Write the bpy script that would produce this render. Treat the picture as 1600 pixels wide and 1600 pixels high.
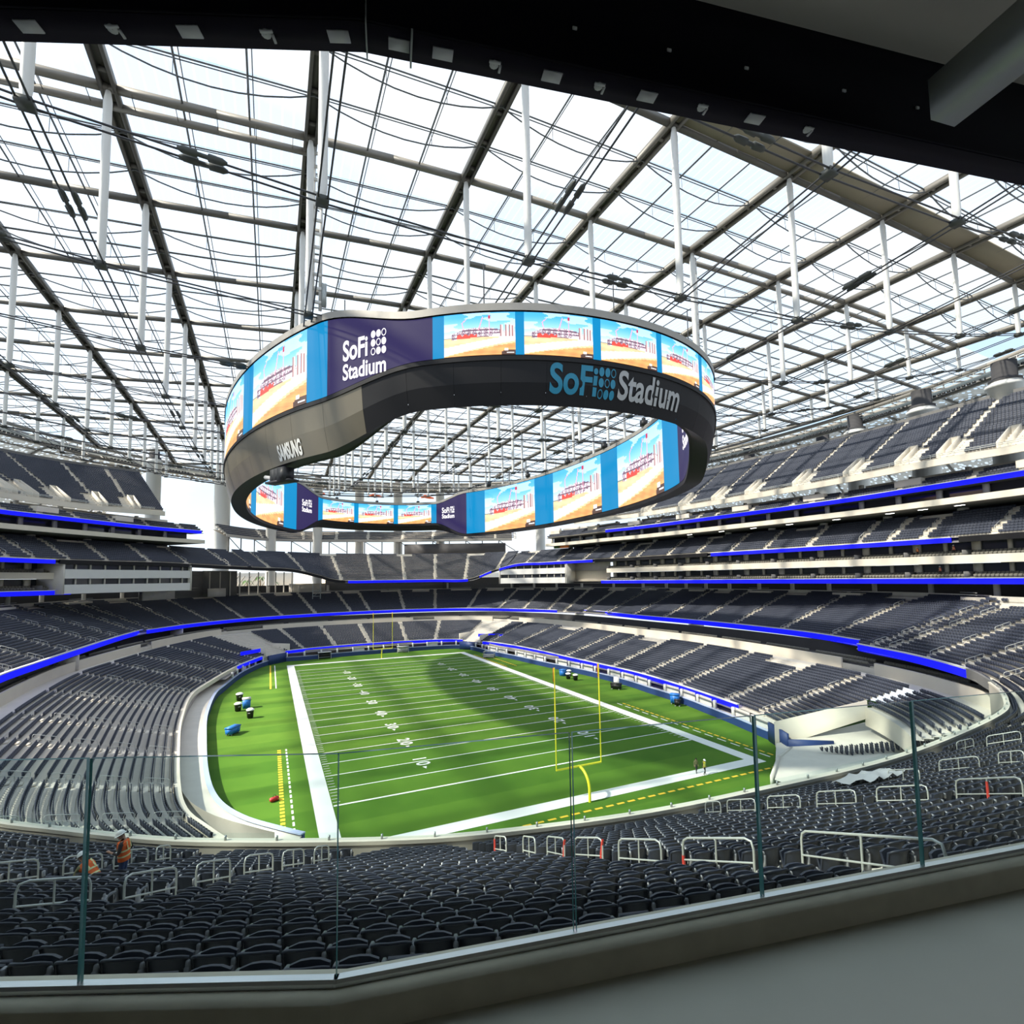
# Football stadium seen from an upper corner concourse. Units: metres, field centre line x = 0, near goal line y = 0.
import bpy, math, random
import numpy as np
from mathutils import Vector, Matrix

for o in list(bpy.data.objects):
    bpy.data.objects.remove(o, do_unlink=True)
SC = bpy.context.scene
COL = SC.collection
rnd = random.Random(7)
nrng = np.random.default_rng(7)

# ------------------------------------------------------------------ camera
CAM = np.array([-30.6, -59.21, 23.39])
YAW, PITCH, ROLL, FPX = .431, .0741, -.0153, 818.35
def cam_axes():
    cy, sy, cp, sp = math.cos(YAW), math.sin(YAW), math.cos(PITCH), math.sin(PITCH)
    f = np.array([sy*cp, cy*cp, sp]); r = np.array([cy, -sy, 0.0]); u = np.cross(r, f)
    c, s = math.cos(ROLL), math.sin(ROLL)
    return c*r + s*u, -s*r + c*u, f
CR, CU, CF = cam_axes()
cd = bpy.data.cameras.new('camera'); cam = bpy.data.objects.new('camera', cd); COL.objects.link(cam)
cd.sensor_width = 36; cd.lens = FPX/1600*36; cd.shift_y = 42.9/1600; cd.clip_start = .05; cd.clip_end = 3000
cam.matrix_world = Matrix(((CR[0], CU[0], -CF[0], CAM[0]), (CR[1], CU[1], -CF[1], CAM[1]), (CR[2], CU[2], -CF[2], CAM[2]), (0, 0, 0, 1)))
SC.camera = cam
def project(P):                                            # used to pick which seats show (never to place anything)
    d = np.asarray(P, float).reshape(-1, 3) - CAM
    z = d@CF
    return 800 + FPX*(d@CR)/z, 842.9 - FPX*(d@CU)/z, z

# ------------------------------------------------------------------ view, sky, sun
SC.view_settings.view_transform = 'Standard'; SC.view_settings.look = 'None'
SC.view_settings.exposure = 0.48; SC.view_settings.gamma = 1.0; SC.view_settings.use_curve_mapping = False
SC.cycles.max_bounces = 8; SC.cycles.diffuse_bounces = 4; SC.cycles.glossy_bounces = 3
SC.cycles.transmission_bounces = 6; SC.cycles.transparent_max_bounces = 24
SC.cycles.caustics_reflective = False; SC.cycles.caustics_refractive = False
W = bpy.data.worlds.new('sky'); SC.world = W; W.use_nodes = True
nt = W.node_tree; nt.nodes.clear()
def N(t, **k):
    n = nt.nodes.new(t)
    for a, b in k.items(): setattr(n, a, b)
    return n
tc = N('ShaderNodeTexCoord'); sep = N('ShaderNodeSeparateXYZ'); nt.links.new(tc.outputs['Generated'], sep.inputs[0])
ramp = N('ShaderNodeValToRGB'); nt.links.new(sep.outputs['Z'], ramp.inputs[0])
el = ramp.color_ramp.elements
el[0].position = 0.0; el[0].color = (.80, .92, 1.0, 1); el[1].position = .75; el[1].color = (.33, .51, .83, 1)
e = el.new(.22); e.color = (.58, .78, .98, 1)
cl = N('ShaderNodeTexNoise'); cl.inputs['Scale'].default_value = 2.6; cl.inputs['Detail'].default_value = 6
mp = N('ShaderNodeMapping'); mp.inputs['Scale'].default_value = (1, 1, 2.2)
nt.links.new(tc.outputs['Generated'], mp.inputs[0]); nt.links.new(mp.outputs[0], cl.inputs['Vector'])
cr = N('ShaderNodeValToRGB'); cr.color_ramp.elements[0].position = .44; cr.color_ramp.elements[1].position = .68
nt.links.new(cl.outputs['Fac'], cr.inputs[0])
mx = N('ShaderNodeMix', data_type='RGBA'); nt.links.new(cr.outputs[0], mx.inputs[0])
nt.links.new(ramp.outputs[0], mx.inputs[6]); mx.inputs[7].default_value = (.84, .88, .93, 1)
SUN_EL, SUN_AZ = math.radians(43), math.radians(-86)       # azimuth from +y towards +x: the sun stands over the left stand
sd = Vector((math.cos(SUN_EL)*math.sin(SUN_AZ), math.cos(SUN_EL)*math.cos(SUN_AZ), math.sin(SUN_EL)))
dot = N('ShaderNodeVectorMath', operation='DOT_PRODUCT'); nt.links.new(tc.outputs['Generated'], dot.inputs[0]); dot.inputs[1].default_value = sd
pw = N('ShaderNodeMath', operation='MULTIPLY_ADD'); nt.links.new(dot.outputs['Value'], pw.inputs[0]); pw.inputs[1].default_value = .5; pw.inputs[2].default_value = .5
p2 = N('ShaderNodeMath', operation='POWER'); nt.links.new(pw.outputs[0], p2.inputs[0]); p2.inputs[1].default_value = 3.0
mg = N('ShaderNodeMath', operation='MULTIPLY_ADD'); nt.links.new(p2.outputs[0], mg.inputs[0]); mg.inputs[1].default_value = .45; mg.inputs[2].default_value = .95
bg = N('ShaderNodeBackground'); nt.links.new(mx.outputs[2], bg.inputs['Color']); nt.links.new(mg.outputs[0], bg.inputs['Strength'])
out = N('ShaderNodeOutputWorld'); nt.links.new(bg.outputs[0], out.inputs[0])
sl = bpy.data.lights.new('sun', 'SUN'); sl.energy = 8.5; sl.angle = math.radians(2.2); sl.color = (1.0, .93, .80)
so = bpy.data.objects.new('sun', sl); COL.objects.link(so); so.rotation_euler = sd.to_track_quat('Z', 'Y').to_euler(); so.location = (-300, 0, 300)

# ------------------------------------------------------------------ helpers
class MB:
    """collects vertices and faces, then links them as one mesh object"""
    def __init__(s): s.v = []; s.f = []; s.n = 0; s.mi = []
    def add(s, V, F, m=0):
        V = np.asarray(V, float).reshape(-1, 3); F = np.asarray(F, np.int64)
        s.v.append(V); s.f.append(F + s.n); s.mi.append(np.full(len(F), m, np.int32)); s.n += len(V); return s
    def box(s, c, d, rz=0.0, M=None, m=0):
        x, y, z = d[0]/2, d[1]/2, d[2]/2
        V = np.array([(-x,-y,-z),(x,-y,-z),(x,y,-z),(-x,y,-z),(-x,-y,z),(x,-y,z),(x,y,z),(-x,y,z)])
        if M is not None: V = V@np.asarray(M).T
        elif rz:
            c_, s_ = math.cos(rz), math.sin(rz); V = V@np.array([(c_,s_,0),(-s_,c_,0),(0,0,1)])
        return s.add(V + np.asarray(c, float), [(0,3,2,1),(4,5,6,7),(0,1,5,4),(1,2,6,5),(2,3,7,6),(3,0,4,7)], m)
    def tube(s, a, b, r, n=6, r2=None, caps=True, m=0):
        return s.poly([a, b], r if r2 is None else [r, r2], n, caps=caps, m=m)
    def poly(s, P, r, n=6, closed=False, caps=True, m=0):
        P = np.asarray(P, float); k = len(P); r = np.broadcast_to(np.asarray(r, float), (k,))
        T = np.gradient(P, axis=0) if not closed else np.roll(P, -1, 0) - np.roll(P, 1, 0)
        T /= np.linalg.norm(T, axis=1)[:, None] + 1e-12
        up = np.array([0, 0, 1.]) if abs(T[0, 2]) < .9 else np.array([0, 1., 0])
        A = np.zeros_like(T); a = np.cross(T[0], up)
        for i in range(k):
            a = a - T[i]*(a@T[i]); a /= np.linalg.norm(a) + 1e-12; A[i] = a
        B = np.cross(T, A)
        an = np.linspace(0, 2*np.pi, n, endpoint=False)
        V = P[:, None] + r[:, None, None]*(np.cos(an)[None, :, None]*A[:, None] + np.sin(an)[None, :, None]*B[:, None])
        F = []
        for i in range(k if closed else k - 1):
            j = (i + 1) % k
            for q in range(n): F.append((i*n+q, i*n+(q+1) % n, j*n+(q+1) % n, j*n+q))
        s.add(V.reshape(-1, 3), F, m)
        if caps and not closed and n in (4, 6, 8):
            for e, o in ((0, 1), (k-1, 0)):
                q = V[e]; q = q if o == 0 else q[::-1]
                f = {4: [(0,1,2,3)], 6: [(0,1,2,3),(0,3,4,5)], 8: [(0,1,2,3),(0,3,4,5),(0,5,6,7)]}[n]
                s.add(q, f, m)
        return s
    def strip(s, A, B, m=0):                               # quads between two polylines
        A = np.asarray(A, float); B = np.asarray(B, float); k = len(A); i = np.arange(k-1)
        return s.add(np.vstack([A, B]), np.column_stack([i, i+1, k+i+1, k+i]), m)
    def band(s, P, prof, nrm, closed=True, caps=True, m=0): # sweep a profile of (outward, up) offsets along a polyline P
        P = np.asarray(P, float); L = [np.column_stack([P[:, :2] + nrm*d, P[:, 2] + z]) for d, z in prof]
        for a in range(len(L) if closed else len(L)-1): s.strip(L[a], L[(a+1) % len(L)], m)
        if caps and closed and len(prof) == 4:
            for e in (0, -1): s.add([l[e] for l in L], [(0, 1, 2, 3)], m)
        return s
    def quad(s, a, b, c, d, m=0): return s.add([a, b, c, d], [(0, 1, 2, 3)], m)
    def rev(s, c, prof, n=12, m=0):                         # solid of revolution about a vertical axis; prof = (radius, height)
        an = np.linspace(0, 2*np.pi, n, endpoint=False); k = len(prof)
        V = np.array([(c[0]+r*math.cos(a), c[1]+r*math.sin(a), c[2]+h) for r, h in prof for a in an])
        return s.add(V, [(i*n+q, i*n+(q+1) % n, (i+1)*n+(q+1) % n, (i+1)*n+q) for i in range(k-1) for q in range(n)], m)
    def mesh(s, name, smooth=False):
        me = bpy.data.meshes.new(name)
        if not s.v: return me
        V = np.vstack(s.v); me.vertices.add(len(V)); me.vertices.foreach_set('co', V.astype(np.float32).ravel())
        loops = np.concatenate([f.ravel() for f in s.f if len(f)]); tot = np.concatenate([np.full(len(f), f.shape[1]) for f in s.f if len(f)])
        me.loops.add(len(loops)); me.loops.foreach_set('vertex_index', loops.astype(np.int32))
        me.polygons.add(len(tot)); st = np.concatenate([[0], np.cumsum(tot)[:-1]])
        me.polygons.foreach_set('loop_start', st.astype(np.int32))
        mi = np.concatenate(s.mi)
        if mi.any(): me.polygons.foreach_set('material_index', mi)
        if smooth: me.polygons.foreach_set('use_smooth', np.ones(len(tot), bool))
        me.update(calc_edges=True); me.validate(); return me
    def obj(s, name, mats, parent=None, smooth=False, **props):
        return link(name, s.mesh(name, smooth), mats, parent, **props)
def link(name, me, mats, parent=None, **props):
    o = bpy.data.objects.new(name, me); COL.objects.link(o)
    if mats is not None:
        for m in (mats if isinstance(mats, (list, tuple)) else [mats]): me.materials.append(m)
    if parent is not None: o.parent = parent
    for k, v in props.items(): o[k] = v
    return o
def thing(name, loc=(0, 0, 0), rz=0.0, **props):
    o = bpy.data.objects.new(name, None); COL.objects.link(o); o.location = loc; o.rotation_euler = (0, 0, rz); o.empty_display_size = .2
    for k, v in props.items(): o[k] = v
    return o
def dup(root, loc, rz, **props):                            # a copy of a thing with copies of its parts
    r = root.copy(); COL.objects.link(r); r.location = loc; r.rotation_euler = (0, 0, rz)
    for k, v in props.items(): r[k] = v
    for ch in list(root.children):
        c = ch.copy(); COL.objects.link(c); c.parent = r
        for g in ch.children:
            d = g.copy(); COL.objects.link(d); d.parent = c
    return r
def dense(P, step):                                         # Catmull-Rom through control points, resampled evenly
    P = np.asarray(P, float); Q = np.vstack([2*P[0]-P[1], P, 2*P[-1]-P[-2]]); outp = []
    for i in range(1, len(Q)-2):
        for t in np.linspace(0, 1, 12, endpoint=False):
            a, b, c, d = Q[i-1], Q[i], Q[i+1], Q[i+2]
            outp.append(.5*((2*b) + (-a+c)*t + (2*a-5*b+4*c-d)*t*t + (-a+3*b-3*c+d)*t**3))
    outp.append(Q[-2]); outp = np.array(outp)
    s = np.concatenate([[0], np.cumsum(np.linalg.norm(np.diff(outp[:, :2], axis=0), axis=1))])
    n = max(2, int(round(s[-1]/step))+1); t = np.linspace(0, s[-1], n)
    return np.column_stack([np.interp(t, s, outp[:, k]) for k in range(outp.shape[1])])
def outward(P, k=9):                                        # curves run left -> far -> right, so outward is to the left of travel
    T = np.gradient(P[:, :2], axis=0); n = np.column_stack([-T[:, 1], T[:, 0]]); n /= np.linalg.norm(n, axis=1)[:, None]
    pad = np.pad(n, ((k, k), (0, 0)), mode='edge'); n = np.stack([pad[i:i+len(n)] for i in range(2*k+1)]).mean(0)
    return n/np.linalg.norm(n, axis=1)[:, None]
def off(P, d, z=None):
    q = P.copy(); q[:, :2] += outward(P)*np.asarray(d).reshape(-1, 1) if np.ndim(d) else outward(P)*d
    if z is not None: q[:, 2] = z
    return q
def with_z(P, z): return np.column_stack([np.asarray(P)[:, :2], np.full(len(P), float(z))])
ORD = 'first second third fourth fifth sixth seventh eighth ninth tenth eleventh twelfth thirteenth fourteenth fifteenth sixteenth seventeenth eighteenth nineteenth twentieth'.split()
def ordi(i):
    if i < 20: return ORD[i]
    tens = ['twentieth', 'thirtieth', 'fortieth', 'fiftieth', 'sixtieth', 'seventieth', 'eightieth', 'ninetieth']
    tw = ['twenty', 'thirty', 'forty', 'fifty', 'sixty', 'seventy', 'eighty', 'ninety']
    a, b = divmod(i+1, 10)
    return tens[a-2] if b == 0 else tw[a-2] + '-' + ORD[b-1]

# ------------------------------------------------------------------ materials
def mat(name, col, rough=.6, metal=0.0, noise=0.0, scale=3.0, bump=0.0, spec=.5, detail=4):
    m = bpy.data.materials.new(name); m.use_nodes = True; t = m.node_tree; b = t.nodes['Principled BSDF']
    b.inputs['Base Color'].default_value = (*col, 1); b.inputs['Roughness'].default_value = rough; b.inputs['Metallic'].default_value = metal
    b.inputs['Specular IOR Level'].default_value = spec
    if noise or bump:
        tcn = t.nodes.new('ShaderNodeTexCoord'); n = t.nodes.new('ShaderNodeTexNoise'); n.inputs['Scale'].default_value = scale; n.inputs['Detail'].default_value = detail
        t.links.new(tcn.outputs['Object'], n.inputs['Vector'])
        if noise:
            mxn = t.nodes.new('ShaderNodeMix'); mxn.data_type = 'RGBA'; t.links.new(n.outputs['Fac'], mxn.inputs[0])
            mxn.inputs[6].default_value = (*[c*(1-noise) for c in col], 1); mxn.inputs[7].default_value = (*[min(1, c*(1+noise)) for c in col], 1)
            t.links.new(mxn.outputs[2], b.inputs['Base Color'])
        if bump:
            bn = t.nodes.new('ShaderNodeBump'); bn.inputs['Strength'].default_value = bump; t.links.new(n.outputs['Fac'], bn.inputs['Height']); t.links.new(bn.outputs[0], b.inputs['Normal'])
    return m
def emit(name, col, s):
    m = bpy.data.materials.new(name); m.use_nodes = True; t = m.node_tree; b = t.nodes['Principled BSDF']
    b.inputs['Base Color'].default_value = (0.01, 0.01, 0.01, 1); b.inputs['Emission Color'].default_value = (*col, 1); b.inputs['Emission Strength'].default_value = s; b.inputs['Roughness'].default_value = .6; b.inputs['Specular IOR Level'].default_value = .12
    return m
def srgb(*c): return tuple(((x/255)/12.92 if x/255 <= .04045 else ((x/255+.055)/1.055)**2.4) for x in c)
M = {}
M['conc'] = mat('concrete', (.60, .56, .49), .85, noise=.10, scale=.7)
M['conc_warm'] = mat('precast_concrete', (.66, .60, .50), .8, noise=.06, scale=.4)
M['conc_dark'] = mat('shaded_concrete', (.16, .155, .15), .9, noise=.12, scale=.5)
M['floor'] = mat('coated_floor', (.46, .45, .38), .55, noise=.12, scale=1.6, bump=.02)
M['curb'] = mat('curb_concrete', (.56, .52, .41), .85, noise=.22, scale=7, bump=.08, detail=8)
M['ceil'] = mat('ceiling_board', (.78, .74, .68), .9, noise=.08, scale=2)
M['beamdark'] = mat('dark_steel_paint', (.004, .0035, .008), .7, spec=.1)
M['beamflange'] = mat('dark_flange_paint', (.016, .013, .024), .7, spec=.15)
M['galv'] = mat('galvanised_steel', (.40, .43, .42), .45, metal=.5, noise=.1, scale=9)
M['alu'] = mat('brushed_aluminium', (.70, .70, .70), .28, metal=.85)
M['rail'] = mat('painted_rail', (.56, .57, .53), .4, metal=.35)
M['white'] = mat('white_steel', (.66, .65, .62), .5)
M['steel'] = mat('grey_roof_steel', (.105, .098, .085), .55, metal=.2)
M['steel_lt'] = mat('light_roof_steel', (.19, .175, .15), .5, metal=.15)
M['cable'] = mat('cable', (.05, .05, .055), .5, metal=.5)
M['cable_lt'] = mat('purlin_steel', (.12, .125, .13), .5, metal=.3)
M['cast'] = mat('cast_clamp', (.06, .065, .06), .6, metal=.4)
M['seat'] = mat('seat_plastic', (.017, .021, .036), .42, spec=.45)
M['suite_seat'] = mat('suite_seat_lit', (.16, .15, .12), .7)  # suite seats given a lighter colour for their lit interior
M['seat_lit'] = mat('seat_plastic_lit', (.040, .046, .066), .5, spec=.4)  # same seat plastic, lighter colour standing in for light on the other stands
M['arm'] = mat('armrest_plastic', (.10, .105, .12), .4)
M['bracket'] = mat('seat_bracket', (.33, .33, .35), .45, metal=.3)
M['navy'] = mat('navy_wall_pad', (.018, .045, .16), .55)
M['blue'] = emit('blue_led', (.004, .006, 1.0), .95)
M['black'] = mat('black_plastic', (.012, .012, .013), .5)
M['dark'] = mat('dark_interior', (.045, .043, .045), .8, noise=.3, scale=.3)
M['glassdark'] = mat('suite_glass', (.035, .040, .048), .12, spec=.6)
M['whitepaint'] = mat('white_turf_paint', (.80, .79, .74), .9)
M['yellowpaint'] = mat('yellow_turf_paint', (.78, .50, .03), .9)
M['yellow'] = mat('yellow_gloss', (.86, .78, .03), .4)
M['orange'] = mat('orange_ribbon', (.8, .22, .04), .6)
M['red'] = mat('red_plastic', (.55, .03, .03), .5)
M['redtape'] = mat('red_tape', (.72, .06, .04), .6)
M['binblue'] = mat('blue_bin_plastic', (.02, .17, .55), .45)
M['clad'] = mat('bronze_board_cladding', (.15, .128, .09), .35, metal=.35, noise=.12, scale=.25)
M['clad_dk'] = mat('black_board_cladding', (.009, .0085, .010), .55, spec=.25)
M['trimgrey'] = mat('grey_board_trim', (.33, .31, .28), .5, metal=.3)
M['ledteal'] = emit('teal_led', srgb(0, 130, 185), 1.0)
M['ledpurple'] = emit('indigo_led', srgb(44, 36, 80), 1.0)
M['ledwhite'] = emit('white_led', (1, .97, 1), 1.05)
M['ltblue'] = mat('teal_lettering', srgb(30, 125, 155), .5)
M['ltgrey'] = mat('grey_lettering', srgb(165, 165, 165), .5)
M['ltwhite'] = mat('white_lettering', (.75, .73, .68), .5)
M['skin'] = mat('skin', (.45, .26, .18), .6)
M['hivis'] = mat('orange_vest', (.85, .14, .02), .7)
M['hiviy'] = mat('yellow_vest', (.72, .62, .03), .7)
M['reflect'] = mat('vest_tape', (.75, .72, .35), .5)
M['denim'] = mat('denim', (.03, .055, .15), .8)
M['trousers'] = mat('dark_trousers', (.035, .035, .03), .8)
M['shirt'] = mat('dark_shirt', (.03, .02, .02), .8)
M['khaki'] = mat('khaki_jacket', (.22, .20, .09), .8)
M['hat'] = mat('white_hard_hat', (.85, .85, .82), .35)
M['hair'] = mat('dark_hair', (.02, .014, .01), .7)
M['leaf'] = mat('palm_leaf', (.05, .12, .02), .7)
M['bark'] = mat('palm_bark', (.18, .13, .08), .9)
M['tarp'] = mat('orange_tarp', (.75, .16, .06), .8)

# translucent film roof: lets most of the sky through and glows where the sun strikes it
def film():
    m = bpy.data.materials.new('roof_film'); m.use_nodes = True; t = m.node_tree; t.nodes.clear()
    o = t.nodes.new('ShaderNodeOutputMaterial'); tr = t.nodes.new('ShaderNodeBsdfTransparent'); tl = t.nodes.new('ShaderNodeBsdfTranslucent'); df = t.nodes.new('ShaderNodeBsdfDiffuse')
    tr.inputs[0].default_value = (.93, .95, .96, 1); tl.inputs[0].default_value = (.46, .47, .475, 1); df.inputs[0].default_value = (.5, .52, .52, 1)
    a = t.nodes.new('ShaderNodeMixShader'); b = t.nodes.new('ShaderNodeMixShader')
    co = t.nodes.new('ShaderNodeTexCoord'); wv = t.nodes.new('ShaderNodeTexWave'); wv.wave_type = 'BANDS'; wv.bands_direction = 'X'
    wv.inputs['Scale'].default_value = .30; wv.inputs['Distortion'].default_value = 0; t.links.new(co.outputs['Object'], wv.inputs[0])   # printed frit lines along the field
    r = t.nodes.new('ShaderNodeValToRGB'); r.color_ramp.elements[0].position = .0; r.color_ramp.elements[0].color = (.62,)*3 + (1,); r.color_ramp.elements[1].position = .12; r.color_ramp.elements[1].color = (.40,)*3 + (1,)
    t.links.new(wv.outputs['Fac'], r.inputs[0]); t.links.new(r.outputs[0], a.inputs[0])
    t.links.new(tr.outputs[0], a.inputs[1]); t.links.new(b.outputs[0], a.inputs[2])
    b.inputs[0].default_value = .10; t.links.new(tl.outputs[0], b.inputs[1]); t.links.new(df.outputs[0], b.inputs[2])
    t.links.new(a.outputs[0], o.inputs[0]); return m
M['film'] = film()
def glass():
    m = bpy.data.materials.new('clear_glass'); m.use_nodes = True; t = m.node_tree; t.nodes.clear()
    o = t.nodes.new('ShaderNodeOutputMaterial'); tr = t.nodes.new('ShaderNodeBsdfTransparent'); gl = t.nodes.new('ShaderNodeBsdfGlossy'); lw = t.nodes.new('ShaderNodeLayerWeight'); mxs = t.nodes.new('ShaderNodeMixShader')
    tr.inputs[0].default_value = (.91, .97, .96, 1); gl.inputs['Roughness'].default_value = .02
    pw_ = t.nodes.new('ShaderNodeMath'); pw_.operation = 'POWER'; t.links.new(lw.outputs['Facing'], pw_.inputs[0]); pw_.inputs[1].default_value = 4.0
    ma = t.nodes.new('ShaderNodeMath'); ma.operation = 'MULTIPLY_ADD'; t.links.new(pw_.outputs[0], ma.inputs[0]); ma.inputs[1].default_value = .5; ma.inputs[2].default_value = .012
    t.links.new(ma.outputs[0], mxs.inputs[0]); t.links.new(tr.outputs[0], mxs.inputs[1]); t.links.new(gl.outputs[0], mxs.inputs[2]); t.links.new(mxs.outputs[0], o.inputs[0]); return m
M['glass'] = glass()
M['glassedge'] = mat('green_glass_edge', (.08, .26, .26), .2)
def turf():
    m = mat('turf', (.10, .25, .02), .9); t = m.node_tree; b = t.nodes['Principled BSDF']; b.inputs['Specular IOR Level'].default_value = .15
    co = t.nodes.new('ShaderNodeTexCoord'); sp = t.nodes.new('ShaderNodeSeparateXYZ'); t.links.new(co.outputs['Object'], sp.inputs[0])
    def mth(op, a, bv):
        n = t.nodes.new('ShaderNodeMath'); n.operation = op
        for i, x in enumerate((a, bv)):
            if isinstance(x, (int, float)): n.inputs[i].default_value = x
            else: t.links.new(x, n.inputs[i])
        return n.outputs[0]
    st = mth('GREATER_THAN', mth('SINE', mth('MULTIPLY', sp.outputs['Y'], math.pi/4.572), 0), 0)      # mown five-yard bands
    nz = t.nodes.new('ShaderNodeTexNoise'); nz.inputs['Scale'].default_value = .25; nz.inputs['Detail'].default_value = 6; t.links.new(co.outputs['Object'], nz.inputs['Vector'])
    nf = t.nodes.new('ShaderNodeTexNoise'); nf.inputs['Scale'].default_value = 6; t.links.new(co.outputs['Object'], nf.inputs['Vector'])
    f = mth('ADD', mth('MULTIPLY', st, .22), mth('ADD', mth('MULTIPLY', nz.outputs['Fac'], .65), mth('MULTIPLY', nf.outputs['Fac'], .25)))
    x = t.nodes.new('ShaderNodeMix'); x.data_type = 'RGBA'; t.links.new(f, x.inputs[0]); x.inputs[6].default_value = (.032, .105, .008, 1); x.inputs[7].default_value = (.11, .215, .022, 1)
    t.links.new(x.outputs[2], b.inputs['Base Color']); return m
M['turf'] = turf()

# ------------------------------------------------------------------ plan curves (left -> far end -> right -> near end)
A_TOP = 11.6
A_LEFT = [(-56, 2), (-61, 17), (-63, 33), (-63, 45.6), (-62.7, 62), (-62, 85), (-60.6, 106.7)]
A_FAR = [(-59.3, 103.2), (-50, 122), (-35, 137), (-14, 146.3), (10, 150.8), (27, 148.6), (40.7, 143.6), (54.8, 127.5), (64.2, 108.8)]
A_RIGHT = [(67.5, 121), (71.8, 108), (73.3, 95.6), (72, 80), (71.4, 69.3), (71.9, 45.3), (70.3, 24.3), (68, 12), (63.8, .3)]
A_CORNER = [(58.2, -3), (53, -13.8), (46.2, -23.2), (41, -27.5), (36.2, -30.7)]
A_NEAR = [(36.2, -30.7), (31, -33.4), (25.3, -35.5), (14.8, -37.2), (4.6, -38.1), (-5.7, -37.8), (-13.7, -37.2), (-21.6, -35.6), (-26.1, -34), (-31, -31.7), (-35, -29.5), (-39.5, -26.2), (-44, -22.5), (-50, -15.5), (-56, -6), (-60, 5)]
def c3(P, z): return [(x, y, z) for x, y in P]
aL, aF, aR, aC, aN = [dense(c3(P, A_TOP), 1.2) for P in (A_LEFT, A_FAR, A_RIGHT, A_CORNER, A_NEAR)]
T2_FRONT = dense(c3(A_LEFT[:-1] + [(-60, 103)] + A_FAR[1:-1] + [(66, 112), (71.5, 100)] + A_RIGHT[3:-1] + [(63, 0)] + A_CORNER[0:], 10.7), 1.2)
WALL = dense(c3([(-27.5, -7.6), (-29.1, -5.8), (-32.6, -1.3), (-35.2, 4.6), (-37, 14), (-38.7, 29.5), (-40, 45), (-40.3, 63), (-39.3, 72), (-37.1, 87), (-34.5, 97), (-32, 104), (-27.4, 110.3), (-21, 110.6), (-10, 112.4), (.6, 113), (13.6, 113.6), (24, 112.4), (28.5, 109.5),
                 (30.2, 103), (31, 92), (33.3, 81), (35.4, 65), (38, 50), (39.2, 36), (38.6, 26), (38.2, 17), (37, 10), (35.9, 4), (33.8, -5)], 0), 1.2)
LOW_ALL = dense(c3([(-27, -16), (-31.3, -13.2), (-35, -7), (-38, 1), (-40.9, 20.8), (-42.6, 36.5), (-43.5, 55), (-41.7, 68.5), (-38.2, 85.9), (-34, 99), (-30.5, 107.6), (-27, 111), (-16.4, 115.3), (4, 117.5), (21, 115.5), (28.5, 111), (31.6, 104),
                      (34.4, 98), (36.8, 88.5), (38.5, 74.8), (39.3, 57), (40.3, 41.5), (40.5, 31), (39.5, 20), (37.3, 6.2), (35.5, -1.7), (32.6, -8.2), (28.8, -13.6), (24.5, -17.5)], 2.5), 1.2)
LOW_FRONT = LOW_ALL[:int(np.argmin(np.hypot(LOW_ALL[:, 0]-32.6, LOW_ALL[:, 1]+8.2)))+1]
UP = dense(c3([(-86, 52), (-84, 70), (-81, 80.7), (-77.1, 87.1), (-71.5, 95.7), (-61.4, 110), (-49, 122.5)], 39), 1.2)
UP_R = dense(c3([(64, 116), (68, 101), (70.2, 85.7), (73.4, 71.6), (76, 46), (78.3, 13.4), (77.4, -5.7), (76.1, -19.1), (74, -34), (70, -46)], 39), 1.2)
T3_FRONT = dense([(-81, 66, 29), (-78.9, 75.6, 29), (-73.4, 88.5, 29), (-66.9, 98.9, 29), (-57, 110, 29), (-46, 124, 28.6), (-36, 134, 28.2), (-24, 142, 27.7), (-15, 146, 25.6), (-7, 148.5, 23.6), (10, 149.5, 23.4), (28, 146.4, 23.4), (42, 141, 23.4),
                  (50, 136, 26.5), (57, 127, 29), (63, 116, 29.2), (67, 101, 29.3), (70, 85.7, 29.3), (73.2, 71.6, 29.3), (75.8, 46, 29.3), (78, 13.4, 29.3), (77.2, -5.7, 29.3), (75.8, -19.1, 29.3), (73.7, -34, 29.3), (70, -46, 29.3)], 1.2)
T4FAR = dense(c3([(-46, 163), (-34, 180), (-17, 184.5), (-1.3, 181.5), (20.6, 177), (40, 169), (55.4, 162), (70, 156)], 41.5), 1.5)
TOP_R = dense(c3([(67, 100), (70.5, 92), (75.5, 75.6), (77.6, 49.3), (78.4, 28.8), (78.6, 13), (77.2, -5.8), (77.8, -18.6), (76, -34), (72, -46)], 43.2), 1.2)
TOP_L = dense(c3([(-88, 60), (-86, 75), (-83.4, 86.4), (-78.1, 97.2), (-70.4, 106.4), (-57.9, 113.4)], 43.2), 1.2)

# ------------------------------------------------------------------ the playing field
YD = .9144; HW = 24.384
g = MB(); q = [(-70, -30, 0), (70, -30, 0), (70, 135, 0), (-70, 135, 0)]; g.quad(*q)
field = g.obj('field_turf', M['turf'], kind='structure', label='green turf field')
def flat(mb, x0, y0, x1, y1, z=.02): mb.quad((x0, y0, z), (x1, y0, z), (x1, y1, z), (x0, y1, z))
b = MB(); w = 1.83; y0, y1 = -10*YD, 110*YD
flat(b, -HW-w, y0-w, -HW, y1+w); flat(b, HW, y0-w, HW+w, y1+w); flat(b, -HW, y0-w, HW, y0); flat(b, -HW, y1, HW, y1+w)
b.obj('border_marking', M['whitepaint'], field)
for k in range(0, 101, 5):
    b = MB(); h = .10 if k % 100 else .16
    flat(b, -HW+.1, k*YD-h, HW-.1, k*YD+h, .024); b.obj('yard_line', M['whitepaint'], field)
b = MB()
for k in range(1, 100):
    if k % 5 == 0: continue
    for sx in (-1, 1):
        x = sx*(HW-.1); flat(b, min(x, x-sx*.75), k*YD-.05, max(x, x-sx*.75), k*YD+.05, .024)
b.obj('hash_marks', M['whitepaint'], field, kind='stuff')
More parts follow.
